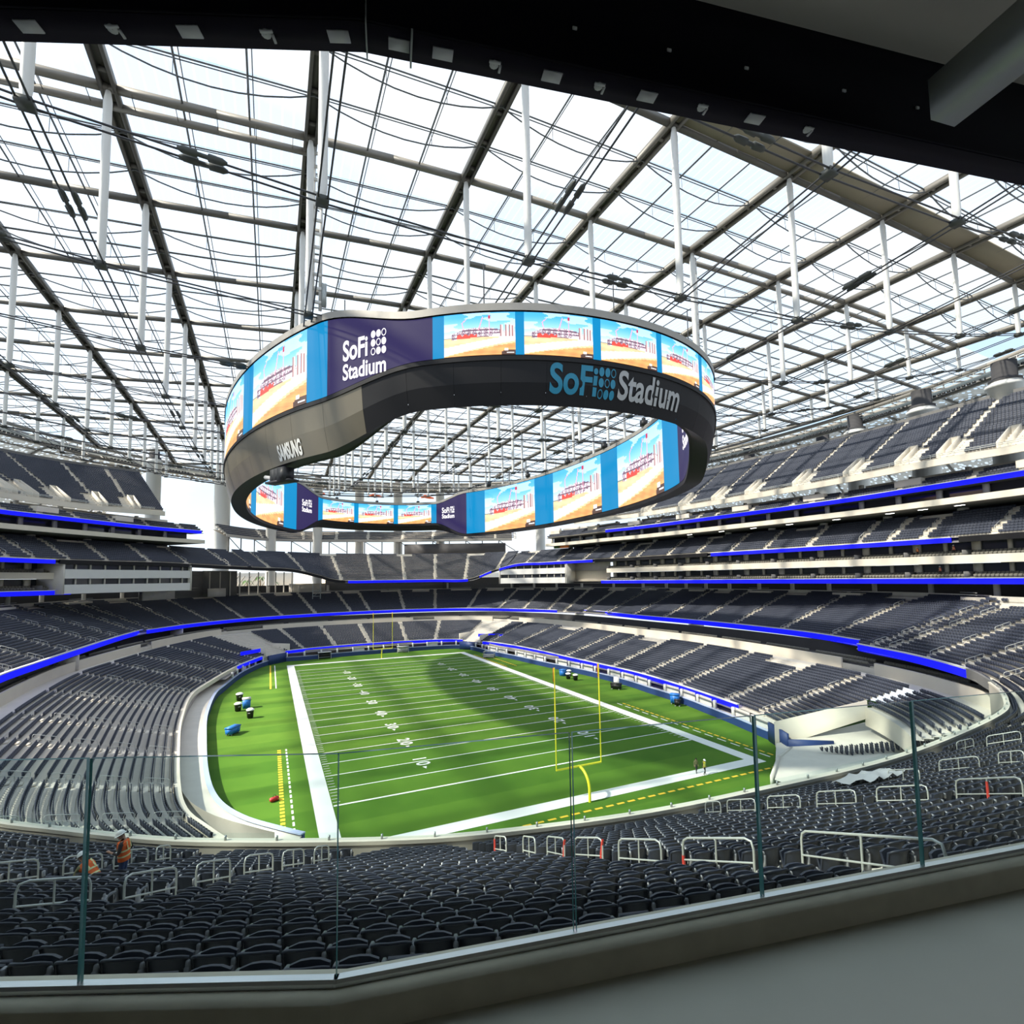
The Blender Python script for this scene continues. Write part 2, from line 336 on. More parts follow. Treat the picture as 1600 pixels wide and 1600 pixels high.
def dashes(name, m, x0, y0, x1, y1, ln, gap, wd, solid=False):
    b = MB(); L = math.hypot(x1-x0, y1-y0); dx, dy = (x1-x0)/L, (y1-y0)/L; t = 0
    while t < L:
        e = L if solid else min(L, t+ln)
        b.add([(x0+dx*a-dy*s*wd/2, y0+dy*a+dx*s*wd/2, .024) for a, s in ((t, -1), (e, -1), (e, 1), (t, 1))], [(0, 1, 2, 3)]); t = e + gap
    b.obj(name, m, field, kind='stuff')
dashes('yellow_dashes', M['yellowpaint'], -29.2, 22.6, -29.15, -10, .55, .35, .45)
dashes('white_dashes', M['whitepaint'], -28.3, 22.6, -28.2, -10, .9, .55, .2)
dashes('yellow_stripe', M['yellowpaint'], -30.3, 69.3, -30.4, 104.5, 1, 0, .35, True)
dashes('white_stripe', M['whitepaint'], -29.2, 69.3, -29.3, 104.5, 1, 0, .22, True)
dashes('yellow_dashes', M['yellowpaint'], 29, 22.4, 29, -11.5, .9, .4, .3); dashes('white_dashes', M['whitepaint'], 28.05, 22.8, 28.05, -11.5, 1.6, .8, .22)
dashes('yellow_dashes', M['yellowpaint'], 26.8, 95, 26.8, 70, .9, .4, .35); dashes('yellow_dashes', M['yellowpaint'], 29.6, 95, 29.6, 70, .9, .4, .35)
dashes('yellow_dashes', M['yellowpaint'], -14, -12.85, 25.5, -12.75, .9, .45, .32)
def text_mesh(s, size, bold=.0, res=3, align='CENTER', spacing=1.0):
    cu = bpy.data.curves.new('text', 'FONT'); cu.body = s; cu.size = size; cu.offset = bold; cu.resolution_u = res; cu.align_x = align; cu.space_character = spacing
    o = bpy.data.objects.new('text', cu); COL.objects.link(o); bpy.context.view_layer.update()
    me = bpy.data.meshes.new_from_object(o.evaluated_get(bpy.context.evaluated_depsgraph_get()))
    bpy.data.objects.remove(o, do_unlink=True); bpy.data.curves.remove(cu); return me
digit = {}
for d in '012345': digit[d] = text_mesh(d, 2.5, .05)
for k in range(10, 100, 10):
    n = str(min(k, 100-k))
    for sx in (-1, 1):
        for i, dch in enumerate(n):
            o = link('yard_numeral', digit[dch].copy(), M['whitepaint'], field)
            ang = -math.pi/2 if sx < 0 else math.pi/2
            along = (-.95 if i == 0 else .95)                        # first digit, second digit along the reading direction
            dy = -1 if sx < 0 else 1
            o.location = (sx*13.4, k*YD + dy*along, .026); o.rotation_euler = (0, 0, ang)
        if k != 50:
            yd = -1 if k < 50 else 1; b = MB(); yc = k*YD + yd*2.1
            b.add([(sx*12.7-.28, yc, .026), (sx*12.7+.28, yc, .026), (sx*12.7, yc+yd*.85, .026)], [(0, 1, 2)]); b.obj('yard_arrow', M['whitepaint'], field)

def goalpost(y, s, label):
    t = thing('goalpost', (0, y + s*1.95, 0), label=label, category='goalpost')
    pts = [(0, 0, 0), (0, 0, 1.2)] + [(0, -s*(1.95*(1-math.cos(a))), 1.2 + 1.85*math.sin(a)) for a in np.linspace(.15, math.pi/2, 9)]
    b = MB(); b.poly(pts, .15, 8); b.obj('post', M['yellow'], t, True)
    b = MB(); b.tube((-2.82, -s*1.95, 3.05), (2.82, -s*1.95, 3.05), .11, 8); b.obj('crossbar', M['yellow'], t, True)
    for x in (-2.82, 2.82):
        b = MB(); b.tube((x, -s*1.95, 3.0), (x, -s*1.95, 13.75), .07, 8); u = b.obj('upright', M['yellow'], t, True)
        b = MB(); b.box((x-.1, -s*1.95+.02, 13.0), (.12, .03, 1.5)); b.obj('wind_ribbon', M['orange'], u)
goalpost(-10*YD, -1, 'large yellow goalpost at the near end line'); goalpost(110*YD, 1, 'small distant yellow goalpost at the far end line')

# ------------------------------------------------------------------ field wall and field-level suites
nW = outward(WALL)
def idx_near(P, x, y): return int(np.argmin(np.hypot(P[:, 0]-x, P[:, 1]-y)))
b = MB(); b.band(WALL, [(0, 0), (0, 1.15), (.25, 1.15), (.25, 0)], nW); b.obj('wall_field_pad', M['navy'], kind='structure')
b = MB(); b.band(with_z(WALL, 1.15), [(-.05, 0), (-.05, .12), (.45, .12), (.45, 0)], nW); b.obj('trim_field_wall', mat('lit_coping', (.42, .48, .66), .6), kind='structure')  # coping coloured pale blue for the light on the wall top
b = MB(); b.strip(off(WALL, 3.2, 0), off(WALL, 3.2, 2.6)); b.obj('wall_field_suites', mat('suite_back_wall', (.36, .33, .29), .8, noise=.35, scale=.25), kind='structure')
fs = thing('wall_field_suite_fronts', kind='structure')
i0, i1 = idx_near(WALL, -41, 64), len(WALL)-1
for i in range(4, len(WALL)-2, 4):
    p = WALL[i]; n = nW[i]
    right = p[0] > 20 and p[1] < 95
    if p[0] < -25 and p[1] < 78: continue
    b = MB(); b.box((p[0]+n[0]*.35, p[1]+n[1]*.35, 1.75), (.45, .45, 1.7), math.atan2(n[1], n[0])); b.obj('column', M['white'], fs)
    if (right and (i//4) % 4 in (0, 1, 2)) or (p[1] > 105 and (i//4) % 5 == 0) or (p[0] < -25 and (i//4) % 3 == 0):
        a, c = WALL[i]+np.append(nW[i]*.6, 0), WALL[min(i+3, len(WALL)-1)]+np.append(nW[i]*.6, 0)
        b = MB(); b.band(np.array([a, c]), [(0, 1.2), (0, 2.55), (.08, 2.55), (.08, 1.2)], np.array([n, n])); b.obj('screen_panel', mat('pale_panel', (.62, .60, .56), .7) if 'pp' not in M else M['pp'], fs); M.setdefault('pp', bpy.data.materials['pale_panel'])

# LED ribbons: display strips on the tier edges
def ribbon(P, h, label, name='led_ribbon', top=True, m='blue'):
    n = outward(P, 3); b = MB(); b.band(P, [(-.05, -h), (-.05, 0), (.12, 0), (.12, -h)], n)
    o = b.obj(name, M[m], label=label, category='ribbon display')
    if top:
        c = MB(); c.band(P, [(-.16, 0), (-.16, .16), (.3, .16), (.3, 0)], n); c.obj('coping', M['trimgrey'] if m != 'blue' else M['white'], o)
    return o
LF3 = with_z(off(LOW_FRONT, -.1), 3.0)
def cut(P, a, c): return P[idx_near(P, *a):idx_near(P, *c)+1]
ribbon(cut(LF3, (33, 102), (36.5, 3)), .85, 'long blue LED ribbon above the field wall on the right sideline')
ribbon(cut(LF3, (-26, 111), (28.4, 111)), .85, 'blue LED ribbon above the wall behind the far end line')
ribbon(cut(LF3, (-37.5, 87.5), (-32.5, 102.5)), .85, 'short curved blue LED ribbon at the far left corner of the field')
for (x0, y0, x1, y1, z, lb) in ((-37.6, 98.8, -33, 104, 5.0, 'small blue LED panel over the far left corner tunnel'), (33.2, 108, 40, 103, 4.9, 'small blue LED panel over the far right corner tunnel')):
    ribbon(np.array([(x0, y0, z), ((x0+x1)/2, (y0+y1)/2, z), (x1, y1, z)]), .95, lb, top=False)
b = MB(); b.band(cut(LF3, (-27, -16), (-38, 88)), [(0, -.85), (0, 0), (.6, 0), (.6, -.85)], outward(cut(LF3, (-27, -16), (-38, 88)), 3)); b.obj('trim_low_stand_ledge', M['conc_warm'], kind='structure')
k = idx_near(WALL, -39, 73); b = MB(); b.strip(with_z(off(WALL, .2), 2.2)[k:], with_z(off(WALL, 3.2), 2.2)[k:]); b.obj('ceiling_field_suites', M['conc_dark'], kind='structure')
b = MB(); b.strip(with_z(off(WALL, .25), 1.0), with_z(off(WALL, 3.3), 1.0)); b.obj('floor_field_suites', M['conc'], kind='structure')
ribbon(aL, 1.0, 'blue LED ribbon curving along the second tier of the left stand')
ribbon(aF, .95, 'long blue LED ribbon on the second tier around the far end')
ribbon(aR, 1.05, 'long straight blue LED ribbon on the second tier of the right stand')
k = idx_near(aC, 46.2, -23.2)
ribbon(aC[:k+1], 1.05, 'short blue LED ribbon ending at the corner beyond the glass railing')
b = MB(); b.band(aC[k:], [(0, -1.05), (0, .1), (.3, .1), (.3, -1.05)], outward(aC[k:], 2)); b.obj('wall_corner_fascia', M['conc_dark'], kind='structure')

# ------------------------------------------------------------------ seating tiers
SEATS = []                                                   # (x, y, z, yaw, tier, row, seat)
def tier(name, front, D, zb, n, aisles, m='conc', seats=True, skip=None, tread0=0.0, first=0, pitch=.53, aw=.68, steps=True):
    n2 = outward(front); D = np.broadcast_to(np.asarray(D, float), (len(front),))
    back = front.copy(); back[:, :2] += n2*D[:, None]; back[:, 2] = zb
    lines = [front*(1-t) + back*t for t in np.linspace(0, 1, n+1)]
    st = slice(None, None, 2); b = MB()
    for i in range(n):
        a, c = lines[i][st], lines[i+1][st].copy(); zt = c[:, 2].copy(); c[:, 2] = a[:, 2]
        b.strip(a, c); d = c.copy(); d[:, 2] = zt; b.strip(c, d)
    o = b.obj(name, M[m], kind='structure')
    ai = np.array(sorted(aisles), float)
    sb = MB(); ix = np.arange(len(front))
    for a in (ai if steps else []):
        for i in range(first, n-1):
            p, q = [np.array([np.interp(a, ix, l[:, j]) for j in range(3)]) for l in (lines[i], lines[i+1])]; h = (q[2]-p[2])*.5; d = q[:2]-p[:2]; L = np.linalg.norm(d)
            sb.box((*(p[:2]+d*(1-.21/L)), p[2]+h/2), (aw*1.7, .42, h), math.atan2(d[1], d[0])-math.pi/2)
    if sb.n: sb.obj('aisle_steps', M['conc_warm'], o, kind='stuff')
    if seats:
        for i in range(first, n):
            P = lines[i]*.38 + lines[i+1]*.62; P = P.copy(); P[:, 2] = lines[i][:, 2]
            s = np.concatenate([[0], np.cumsum(np.linalg.norm(np.diff(P[:, :2], axis=0), axis=1))])
            k = int(s[-1]/pitch); t = (np.arange(k)+.5)*s[-1]/k; fi = np.interp(t, s, np.arange(len(s)))
            ok = np.ones(k, bool)
            for a in ai: ok &= np.abs(t - np.interp(a, np.arange(len(s)), s)) > aw
            if skip is not None: ok &= ~skip(i, fi)
            xyz = np.column_stack([np.interp(t, s, P[:, j]) for j in range(3)])
            nn = np.column_stack([np.interp(t, s, n2[:, j]) for j in range(2)])
            yaw = np.arctan2(nn[:, 1], nn[:, 0]) - math.pi/2
            for q in np.nonzero(ok)[0]: SEATS.append((*xyz[q], yaw[q], name, i, fi[q]))
    return o, lines, n2
def by_px(P, us, z=None, rng=None):                          # arc positions of aisles, listed as bearings; the nearest front point is taken
    u, v, d = project(P); idx = []
    for x in us:
        c = np.where(d > 5, np.abs(u-x), 1e9)
        if rng is not None: c[:rng[0]] = 1e9; c[rng[1]:] = 1e9
        idx.append(int(np.argmin(c)))
    return idx

# lower bowl
iL = (0, idx_near(LOW_FRONT, -30, 107)); iF = (iL[1], idx_near(LOW_FRONT, 30, 107)); iR = (iF[1], len(LOW_FRONT))
u_, v_, d_ = project(LOW_FRONT)
low_ai = ([idx_near(LOW_FRONT, *p) for p in ((-30.5, -14), (-33.5, -9.5), (-36.2, -4), (-38.6, 5), (-40.4, 16.5), (-42, 28), (-43, 42), (-43.4, 56), (-42, 67), (-39.8, 78), (-37, 90), (-33.5, 100))]
          + by_px(LOW_FRONT, [474, 525, 580, 633, 680], rng=iF) + by_px(LOW_FRONT, [762, 800, 840, 880, 912, 955, 1005, 1057, 1132, 1187], rng=iR))
cornL, cornR = idx_near(LOW_FRONT, -28.7, 109.5), idx_near(LOW_FRONT, 30, 107.5)
def low_skip(i, f):
    return ((np.abs(f-cornL) < 3.5) | (np.abs(f-cornR) < 3.5)) | ((i > 16) & (np.sin(f*.21) > .75) & (f > iR[0]))
low, low_lines, low_n = tier('seating_tier_low', LOW_FRONT, 17.5, 7.6, 20, low_ai, skip=low_skip)
b = MB()                                                     # the walkway behind the lower bowl and the parapet of the mid suites
P0, P1 = off(LOW_ALL, 17.5, 7.6), off(LOW_ALL, 20.2, 7.6); b.strip(P0[::2], P1[::2]); b.obj('floor_low_walkway', M['conc'], kind='structure')
b = MB(); b.strip(off(LOW_ALL, 20.45, 7.3)[::2], off(LOW_ALL, 20.45, 8.5)[::2]); b.obj('wall_walkway', M['conc'], kind='structure')
nn = outward(LOW_ALL)[::2]; PP_ = off(LOW_ALL, 20.2, 7.6)[::2]
gap = 0
segs = [(2, idx_near(PP_, -60, 92)), (idx_near(PP_, -59, 96), idx_near(PP_, -38, 124)), (idx_near(PP_, -33, 127), idx_near(PP_, 22, 135)), (idx_near(PP_, 26, 133), idx_near(PP_, 48, 119)), (idx_near(PP_, 51, 114), idx_near(PP_, 53.3, -2.9)), (idx_near(PP_, 51.4, -7.6), len(PP_))]
for k, (i0, i1) in enumerate(segs):
    if i1-i0 < 2: continue
    b = MB(); b.band(PP_[i0:i1], [(0, -.2), (0, 1.75), (.3, 1.75), (.3, -.2)], nn[i0:i1]); b.obj('wall_suite_parapet', M['conc_warm'], kind='structure')
SUITE = off(LOW_ALL, 20.6, 8.3)
tier('seating_tier_mid_suites', SUITE, 2.6, 9.0, 2, list(range(3, len(SUITE), 9)), m='conc_dark')
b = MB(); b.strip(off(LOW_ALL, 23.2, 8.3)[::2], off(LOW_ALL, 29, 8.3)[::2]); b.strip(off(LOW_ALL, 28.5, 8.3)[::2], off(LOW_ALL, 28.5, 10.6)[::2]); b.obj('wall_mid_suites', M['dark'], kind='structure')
b = MB(); b.strip(off(T2_FRONT, .12, 10.45)[::2], off(T2_FRONT, 10, 10.45)[::2]); b.obj('ceiling_mid_suites', M['conc_dark'], kind='structure')
for p in ((-46, 112.5), (62, 102), (-62, 64), (-63, 20), (66, 50)):     # buttress walls between the suites
    i = idx_near(T2_FRONT, *p); q = T2_FRONT[i]; n = outward(T2_FRONT)[i]
    b = MB(); b.box((q[0]+n[0]*2.5, q[1]+n[1]*2.5, 9.1), (5, .5, 2.8), math.atan2(n[1], n[0])); b.obj('pillar_suite', M['conc'], kind='structure')
# corner tunnel walls at the far end and the concrete ramp wall at the right corner
for i, s in ((cornL, 1), (cornR, 1)):
    for e in (-4, 4):
        j = max(0, min(len(LOW_FRONT)-1, i+e)); q = LOW_FRONT[j]; n = low_n[i]
        b = MB(); b.box((q[0]+n[0]*5, q[1]+n[1]*5, 3.4), (10, .3, 3.2), math.atan2(n[1], n[0])); b.obj('wall_tunnel', M['conc_warm'], kind='structure')
    q = LOW_FRONT[i]; n = low_n[i]; t = np.array([-n[1], n[0]])
    b = MB(); b.box((q[0]-n[0]*1.2, q[1]-n[1]*1.2, 1.3), (.4, 7, 2.6), math.atan2(n[1], n[0])); b.obj('wall_corner_pad', M['navy'], kind='structure')
q = LOW_FRONT[-1]; e = np.array([math.cos(-.62), math.sin(-.62)])
def wall_seg(a, c, z0, z1, m='conc_warm', th=.3, name='wall_ramp'):
    a = np.array(a, float); c = np.array(c, float); L = np.linalg.norm(c-a); an = math.atan2(c[1]-a[1], c[0]-a[0])
    b = MB(); b.box(((a[0]+c[0])/2, (a[1]+c[1])/2, (z0+z1)/2), (L, th, z1-z0), an); return b.obj(name, M[m], kind='structure')
CORN = off(LOW_ALL, 10.5, 5.56)[len(LOW_FRONT)-1:]
cf, cl_, cn_ = tier("seating_tier_low_corner", CORN, 7.0, 7.6, 8, [9], steps=False)
P = LOW_FRONT[-1]; n = outward(LOW_ALL)[len(LOW_FRONT)-1]; e0, e1 = P[:2]-n*1.0, P[:2]+n*10.8
b = MB(); t = np.array([-n[1], n[0]])*.15                     # sloped end wall beside the ramp
b.add([(*(e0-t), .2), (*(e1-t), 4.2), (*(e1-t), 6.5), (*(e0-t), 3.5), (*(e0+t), .2), (*(e1+t), 4.2), (*(e1+t), 6.5), (*(e0+t), 3.5)], [(0, 1, 2, 3), (7, 6, 5, 4), (3, 2, 6, 7), (0, 3, 7, 4)]); b.obj('wall_ramp', M['conc_warm'], kind='structure')
b = MB(); q0 = CORN[0].copy(); q0[2] = 3.2; L_ = [with_z(CORN, 3.2), with_z(CORN, 5.6)]; b.strip(L_[0], L_[1]); b.obj('wall_ramp_back', M['conc_warm'], kind='structure')
wall_seg((33.6, -5.4), (31.0, -10.4), 0, 2.6, 'navy'); wall_seg((31, -10.4), (35.5, -13.5), 0, 1.9, 'navy')
b = MB(); b.add([(31, -8.6, .9), (42.8, -13.0, 3.2), (50, -18, 3.3), (47, -30, 3.3), (20, -31, 1.5), (20, -17.2, .9), (26.5, -12.4, .9)], [(0, 6, 5), (0, 5, 4), (0, 4, 3), (0, 3, 2), (0, 2, 1)]); b.obj('floor_ramp', M['conc'], kind='structure')
wall_seg((31, -10.9), (26.5, -12.6), 0, 1.1, 'conc'); wall_seg((26.5, -12.6), (20, -16.8), 0, 1.2, 'conc')
for r in range(10):                                           # the short rows on the ramp in the right corner
    for k in range(7):
        x, y = 31.5+r*.95+k*.28, -14.6-r*.62-k*.44; SEATS.append((x, y, 1.2+r*.14, -2.2, 'ramp', r, k))
nr = T2_FRONT

# second tier
iL2 = (0, idx_near(T2_FRONT, -59, 104)); iF2 = (iL2[1], idx_near(T2_FRONT, 65, 111)); iR2 = (iF2[1], len(T2_FRONT))
t2_ai = (by_px(T2_FRONT, [27, 78, 120, 162, 190, 222], rng=iL2) + by_px(T2_FRONT, [243, 288, 333, 388, 444, 496, 549, 582, 634, 680, 729, 776, 814, 855], rng=iF2)
         + by_px(T2_FRONT, [880, 910, 945, 985, 1032, 1087, 1143, 1213, 1286, 1350, 1375, 1432, 1487, 1540], rng=iR2))
def t2_skip(i, f):                                           # beige platforms at the back of some sections
    return (i > 20) & (np.sin(f*.33+1) > .72)
t2, t2_lines, t2_n = tier('seating_tier_second', T2_FRONT, 20.5, 18.6, 24, t2_ai, skip=t2_skip)
B2 = off(T2_FRONT, 20.5, 18.6)
b = MB(); b.band(B2[::2], [(0, -.2), (0, .75), (.25, .75), (.25, -.2)], t2_n[::2]); b.obj('wall_second_tier_back', M['conc'], kind='structure')
b = MB(); b.strip(B2[::2], off(T2_FRONT, 34, 18.6)[::2]); b.obj('floor_second_concourse', M['conc_dark'], kind='structure')
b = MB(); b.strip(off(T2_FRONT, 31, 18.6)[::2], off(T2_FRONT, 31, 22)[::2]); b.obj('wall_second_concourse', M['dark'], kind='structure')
cg = thing('pillar_second_concourse', kind='structure')
for i in range(4, len(T2_FRONT)-30, 8):
    p = off(T2_FRONT, 22.5)[i]; b = MB(); b.rev((p[0], p[1], 18.6), [(.5, 0), (.5, 3.2)], 8); b.obj('column', M['conc'], cg)
for i in range(10, len(T2_FRONT)-20, 19):                     # wheelchair platforms
    seg = B2[i:i+6]; q = seg.copy(); q[:, :2] -= t2_n[i:i+6]*1.9
    b = MB(); b.band(q, [(0, -.9), (0, .35), (1.9, .35), (1.9, -.9)], t2_n[i:i+6]); o = b.obj('platform_second_tier', M['conc_warm'], kind='structure')
    c = MB()
    for z in (.75, 1.15): c.poly(q + np.array([0, 0, z]), .04, 4)
    c.obj('platform_rail', M['rail'], o)

# upper levels of the side stands: suites, third tier, ribbon tier, top tier
def levels(F, side, i_cut=None):
    n = outward(F)
    def strip_h(a, c, z, m, nm): b = MB(); b.strip(off(F, a, z)[::2], off(F, c, z)[::2]); b.obj(nm, M[m], kind='structure')
    def bandw(d0, d1, z0, z1, m, nm, P=F): b = MB(); b.band(P[::2], [(d0, z0-P[0, 2]), (d0, z1-P[0, 2]), (d1, z1-P[0, 2]), (d1, z0-P[0, 2])], outward(P)[::2]); return b.obj(nm, M[m], kind='structure')
    G = F if i_cut is None else (F[i_cut:] if side == 'right' else F[:i_cut])
    ng = outward(G)
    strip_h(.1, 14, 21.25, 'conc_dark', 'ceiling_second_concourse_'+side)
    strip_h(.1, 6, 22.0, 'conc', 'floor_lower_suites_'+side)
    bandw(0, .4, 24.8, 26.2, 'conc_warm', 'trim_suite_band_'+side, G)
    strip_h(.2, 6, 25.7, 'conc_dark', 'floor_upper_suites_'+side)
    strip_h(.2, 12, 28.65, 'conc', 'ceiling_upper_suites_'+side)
    for z0, z1, nm in ((22.0, 24.8, 'wall_lower_suite_fronts_'), (25.7, 28.7, 'wall_upper_suite_fronts_')):
        sf = thing(nm+side, kind='structure'); step = 4
        for i in range(0, len(G)-step, step):
            a, c = G[i], G[i+step]; a2 = a[:2]+ng[i]*4.4; c2 = c[:2]+ng[i+step]*4.4
            b = MB(); b.add([(*a2, z0), (*c2, z0), (*c2, z1), (*a2, z1)], [(0, 1, 2, 3)]); b.obj('suite_pane', M['glassdark'], sf)
            b = MB(); b.box((*(a2-ng[i]*.25), (z0+z1)/2), (.5, .55 if (i//step) % 2 else 1.3, z1-z0), math.atan2(ng[i][1], ng[i][0])); b.obj('mullion', M['conc_warm'], sf)
            if (i//step) % 2 == 0:
                b = MB(); L = 1.5; b.box((*(a2-ng[i]*2.6), z0+.75), (3.2, .12, 1.3), math.atan2(ng[i][1], ng[i][0])); b.obj('divider', M['conc_dark'], sf)
    for z in (22.0, 25.7):
        S = off(G, .5, z+.1); tier('seating_tier_suites_'+side, S, 2.2, z+.9, 2, list(range(0, len(S), 8)), m='conc_dark', pitch=.62)
    # concourse behind the third tier, dark club level, ribbon tier and top fascia
    strip_h(8.5, 22, 34.3, 'conc_dark', 'floor_third_concourse_'+side)
    bandw(-.1, .3, 35.2, 36.3, 'conc_warm', 'trim_club_band_'+side)
    strip_h(0, 22, 35.25, 'conc_dark', 'ceiling_third_concourse_'+side); strip_h(.3, 8, 36.2, 'conc_dark', 'floor_club_'+side)
    cw = thing('wall_club_fronts_'+side, kind='structure')
    for i in range(0, len(F)-6, 6):
        a2 = F[i][:2]+n[i]*4.5; c2 = F[i+6][:2]+n[i+6]*4.5
        b = MB(); b.add([(*a2, 36.2), (*c2, 36.2), (*c2, 38.6), (*a2, 38.6)], [(0, 1, 2, 3)]); b.obj('club_pane', M['glassdark'] if (i//6) % 3 else M['dark'], cw)
        b = MB(); b.box((*(F[i][:2]+n[i]*3.6), 37.4), (.5, .9, 2.4), math.atan2(n[i][1], n[i][0])); b.obj('column', M['conc'], cw)
    tc_ = thing('pillar_third_concourse_'+side, kind='structure')
    for i in range(3, len(F), 11):
        p = F[i][:2]+n[i]*10; b = MB(); b.rev((*p, 34.3), [(.9, 0), (.9, 1.3)], 10); b.obj('column', M['conc'], tc_)
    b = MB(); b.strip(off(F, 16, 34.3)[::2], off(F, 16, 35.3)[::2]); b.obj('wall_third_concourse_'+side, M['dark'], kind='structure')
    strip_h(.1, 6, 38.3, 'conc_dark', 'ceiling_club_'+side)
    strip_h(4, 16, 40.9, 'conc', 'floor_top_concourse_'+side)
    cw = thing('pillar_top_concourse_'+side, kind='structure')
    for i in range(0, len(F)-8, 8):
        p = F[i][:2]+n[i]*8; b = MB(); b.box((*p, 41.7), (.7, .7, 1.6), math.atan2(n[i][1], n[i][0])); b.obj('column', M['conc'], cw)
        if (i//8) % 7 != 3:
            a2 = F[i][:2]+n[i]*9.5; c2 = F[i+8][:2]+n[i+8]*9.5; b = MB(); b.add([(*a2, 40.9), (*c2, 40.9), (*c2, 42.4), (*a2, 42.4)], [(0, 1, 2, 3)]); b.obj('wall_panel', M['conc'], cw)
        if (i//8) % 2 == 0:
            a = F[i:i+5].copy(); a[:, 2] = 39.9; b = MB(); b.band(a, [(2.6, 0), (2.6, 1.3), (4.4, 1.3), (4.4, 0)], n[i:i+5]); b.obj('platform', M['conc_warm'], cw)
for a_, c_ in (((66.2, 105.5), (72.5, 108)), ((70.5, 107), (73.5, 88))): wall_seg(a_, c_, 21.3, 29.0, 'conc', name='wall_corner_upper')
iB = idx_near(UP_R, 70.2, 86)
levels(UP_R, 'right', iB); iBl = idx_near(UP, -72.5, 94); levels(UP, 'left', iBl)
ribbon(with_z(off(UP_R[iB-2:], -.3), 22.2), .95, 'long straight blue LED ribbon under the suites of the right stand')
ribbon(with_z(off(UP[:iBl+1], -.3), 22.2), .95, 'short blue LED ribbon under the suites of the left stand')
u, v, d = project(T3_FRONT); h = len(T3_FRONT)
def seg_px(P, a, c, lo=0, hi=None):
    u, v, d = project(P); ok = (u >= a) & (u <= c) & (d > 0); ok[:lo] = False
    if hi: ok[hi:] = False
    i = np.nonzero(ok)[0]; return P[i[0]:i[-1]+1]
half = idx_near(T3_FRONT, 10, 149)
ribbon(seg_px(T3_FRONT, 1107, 1490, half), .85, 'blue LED ribbon on the third tier of the right stand', m='blue')
ribbon(seg_px(T3_FRONT, -60, 92, 0, half), .85, 'short blue LED ribbon on the third tier of the left stand')
ribbon(seg_px(T3_FRONT, 540, 735, 0), .95, 'straight blue LED ribbon on the upper tier of the far end')
ribbon(seg_px(T3_FRONT, 748, 768, half-40), .7, 'short sloping blue LED strip at the far right corner')
ribbon(seg_px(T3_FRONT, 778, 928, half), .85, 'blue LED ribbon above the white suites in the far right corner')
for a, c, lo, hi in ((928, 1107, half, None), (1490, 1700, half, None), (92, 300, 0, half), (300, 540, 0, half+20)):
    P = seg_px(T3_FRONT, a, c, lo, hi); b = MB(); b.band(P, [(-.05, -.85), (-.05, .1), (.3, .1), (.3, -.85)], outward(P, 3)); b.obj('trim_third_tier', M['clad_dk'], kind='structure')
D3 = np.interp(np.arange(h), [0, idx_near(T3_FRONT, -57, 110), idx_near(T3_FRONT, -15, 146), idx_near(T3_FRONT, 42, 141), idx_near(T3_FRONT, 63, 116), h], [8, 9, 14, 14, 9, 8])
t3_ai = (by_px(T3_FRONT, [18, 55, 110, 170, 236, 297], rng=(0, idx_near(T3_FRONT, -48, 121))) + by_px(T3_FRONT, [360, 419, 475, 533, 584, 633, 681, 727, 774], rng=(idx_near(T3_FRONT, -48, 121), idx_near(T3_FRONT, 52, 134)))
         + by_px(T3_FRONT, [822, 870, 912, 953, 975, 997, 1044, 1089, 1141, 1196, 1259, 1342, 1392, 1444, 1553], rng=(idx_near(T3_FRONT, 52, 134), h)))
k1, k2 = idx_near(T3_FRONT, -36, 134), idx_near(T3_FRONT, 54, 131); T3L = []
for a, c, n_ in ((0, k1+1, 11), (k1, k2+1, 18), (k2, h, 10)):
    ai = [q-a for q in t3_ai if a < q < c]; o, l, nn_ = tier('seating_tier_third', T3_FRONT[a:c], D3[a:c], 34.3, n_, ai, skip=lambda i, f, n_=n_: (i > n_-3) & (np.sin(f*.29) > .8)); T3L.append((l, ai, n_))
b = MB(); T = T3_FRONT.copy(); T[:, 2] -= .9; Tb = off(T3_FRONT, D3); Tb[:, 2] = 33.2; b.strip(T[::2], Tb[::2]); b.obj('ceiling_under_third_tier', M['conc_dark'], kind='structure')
ribbon(seg_px(UP_R, 945, 1800), .85, 'long blue LED ribbon high on the right stand below the top tier')
ribbon(seg_px(UP, -80, 318), .85, 'long blue LED ribbon high on the left stand below the top tier')
t4r_ai = by_px(UP_R, [985, 1020, 1056, 1084, 1108, 1166, 1232, 1260, 1303, 1397, 1502, 1590]); t4l_ai = by_px(UP, [20, 70, 132, 187, 240, 290])
tier('seating_tier_ribbon_right', with_z(off(UP_R, .3), 38.4), 4, 40.9, 4, t4r_ai); tier('seating_tier_ribbon_left', with_z(off(UP, .3), 38.4), 4, 40.9, 4, t4l_ai)
t4f_ai = by_px(T4FAR, [354, 412, 472, 524, 575, 626, 678, 725, 772, 810])
tier('seating_tier_far_gallery', T4FAR, 5, 45.6, 5, t4f_ai)
b = MB(); P = T4FAR; b.band(P[::2], [(-.1, -.9), (-.1, .15), (.4, .15), (.4, -.9)], outward(P)[::2]); b.obj('trim_far_gallery', M['trimgrey'], kind='structure')
b = MB(); b.strip(with_z(P, 40.5)[::2], off(P, 6, 43.5)[::2]); b.obj('ceiling_far_gallery', M['steel_lt'], kind='structure')
tf = thing('gallery_frame', label='open steel frame of posts and braces holding up the far gallery', category='steel frame')
nP = outward(P)
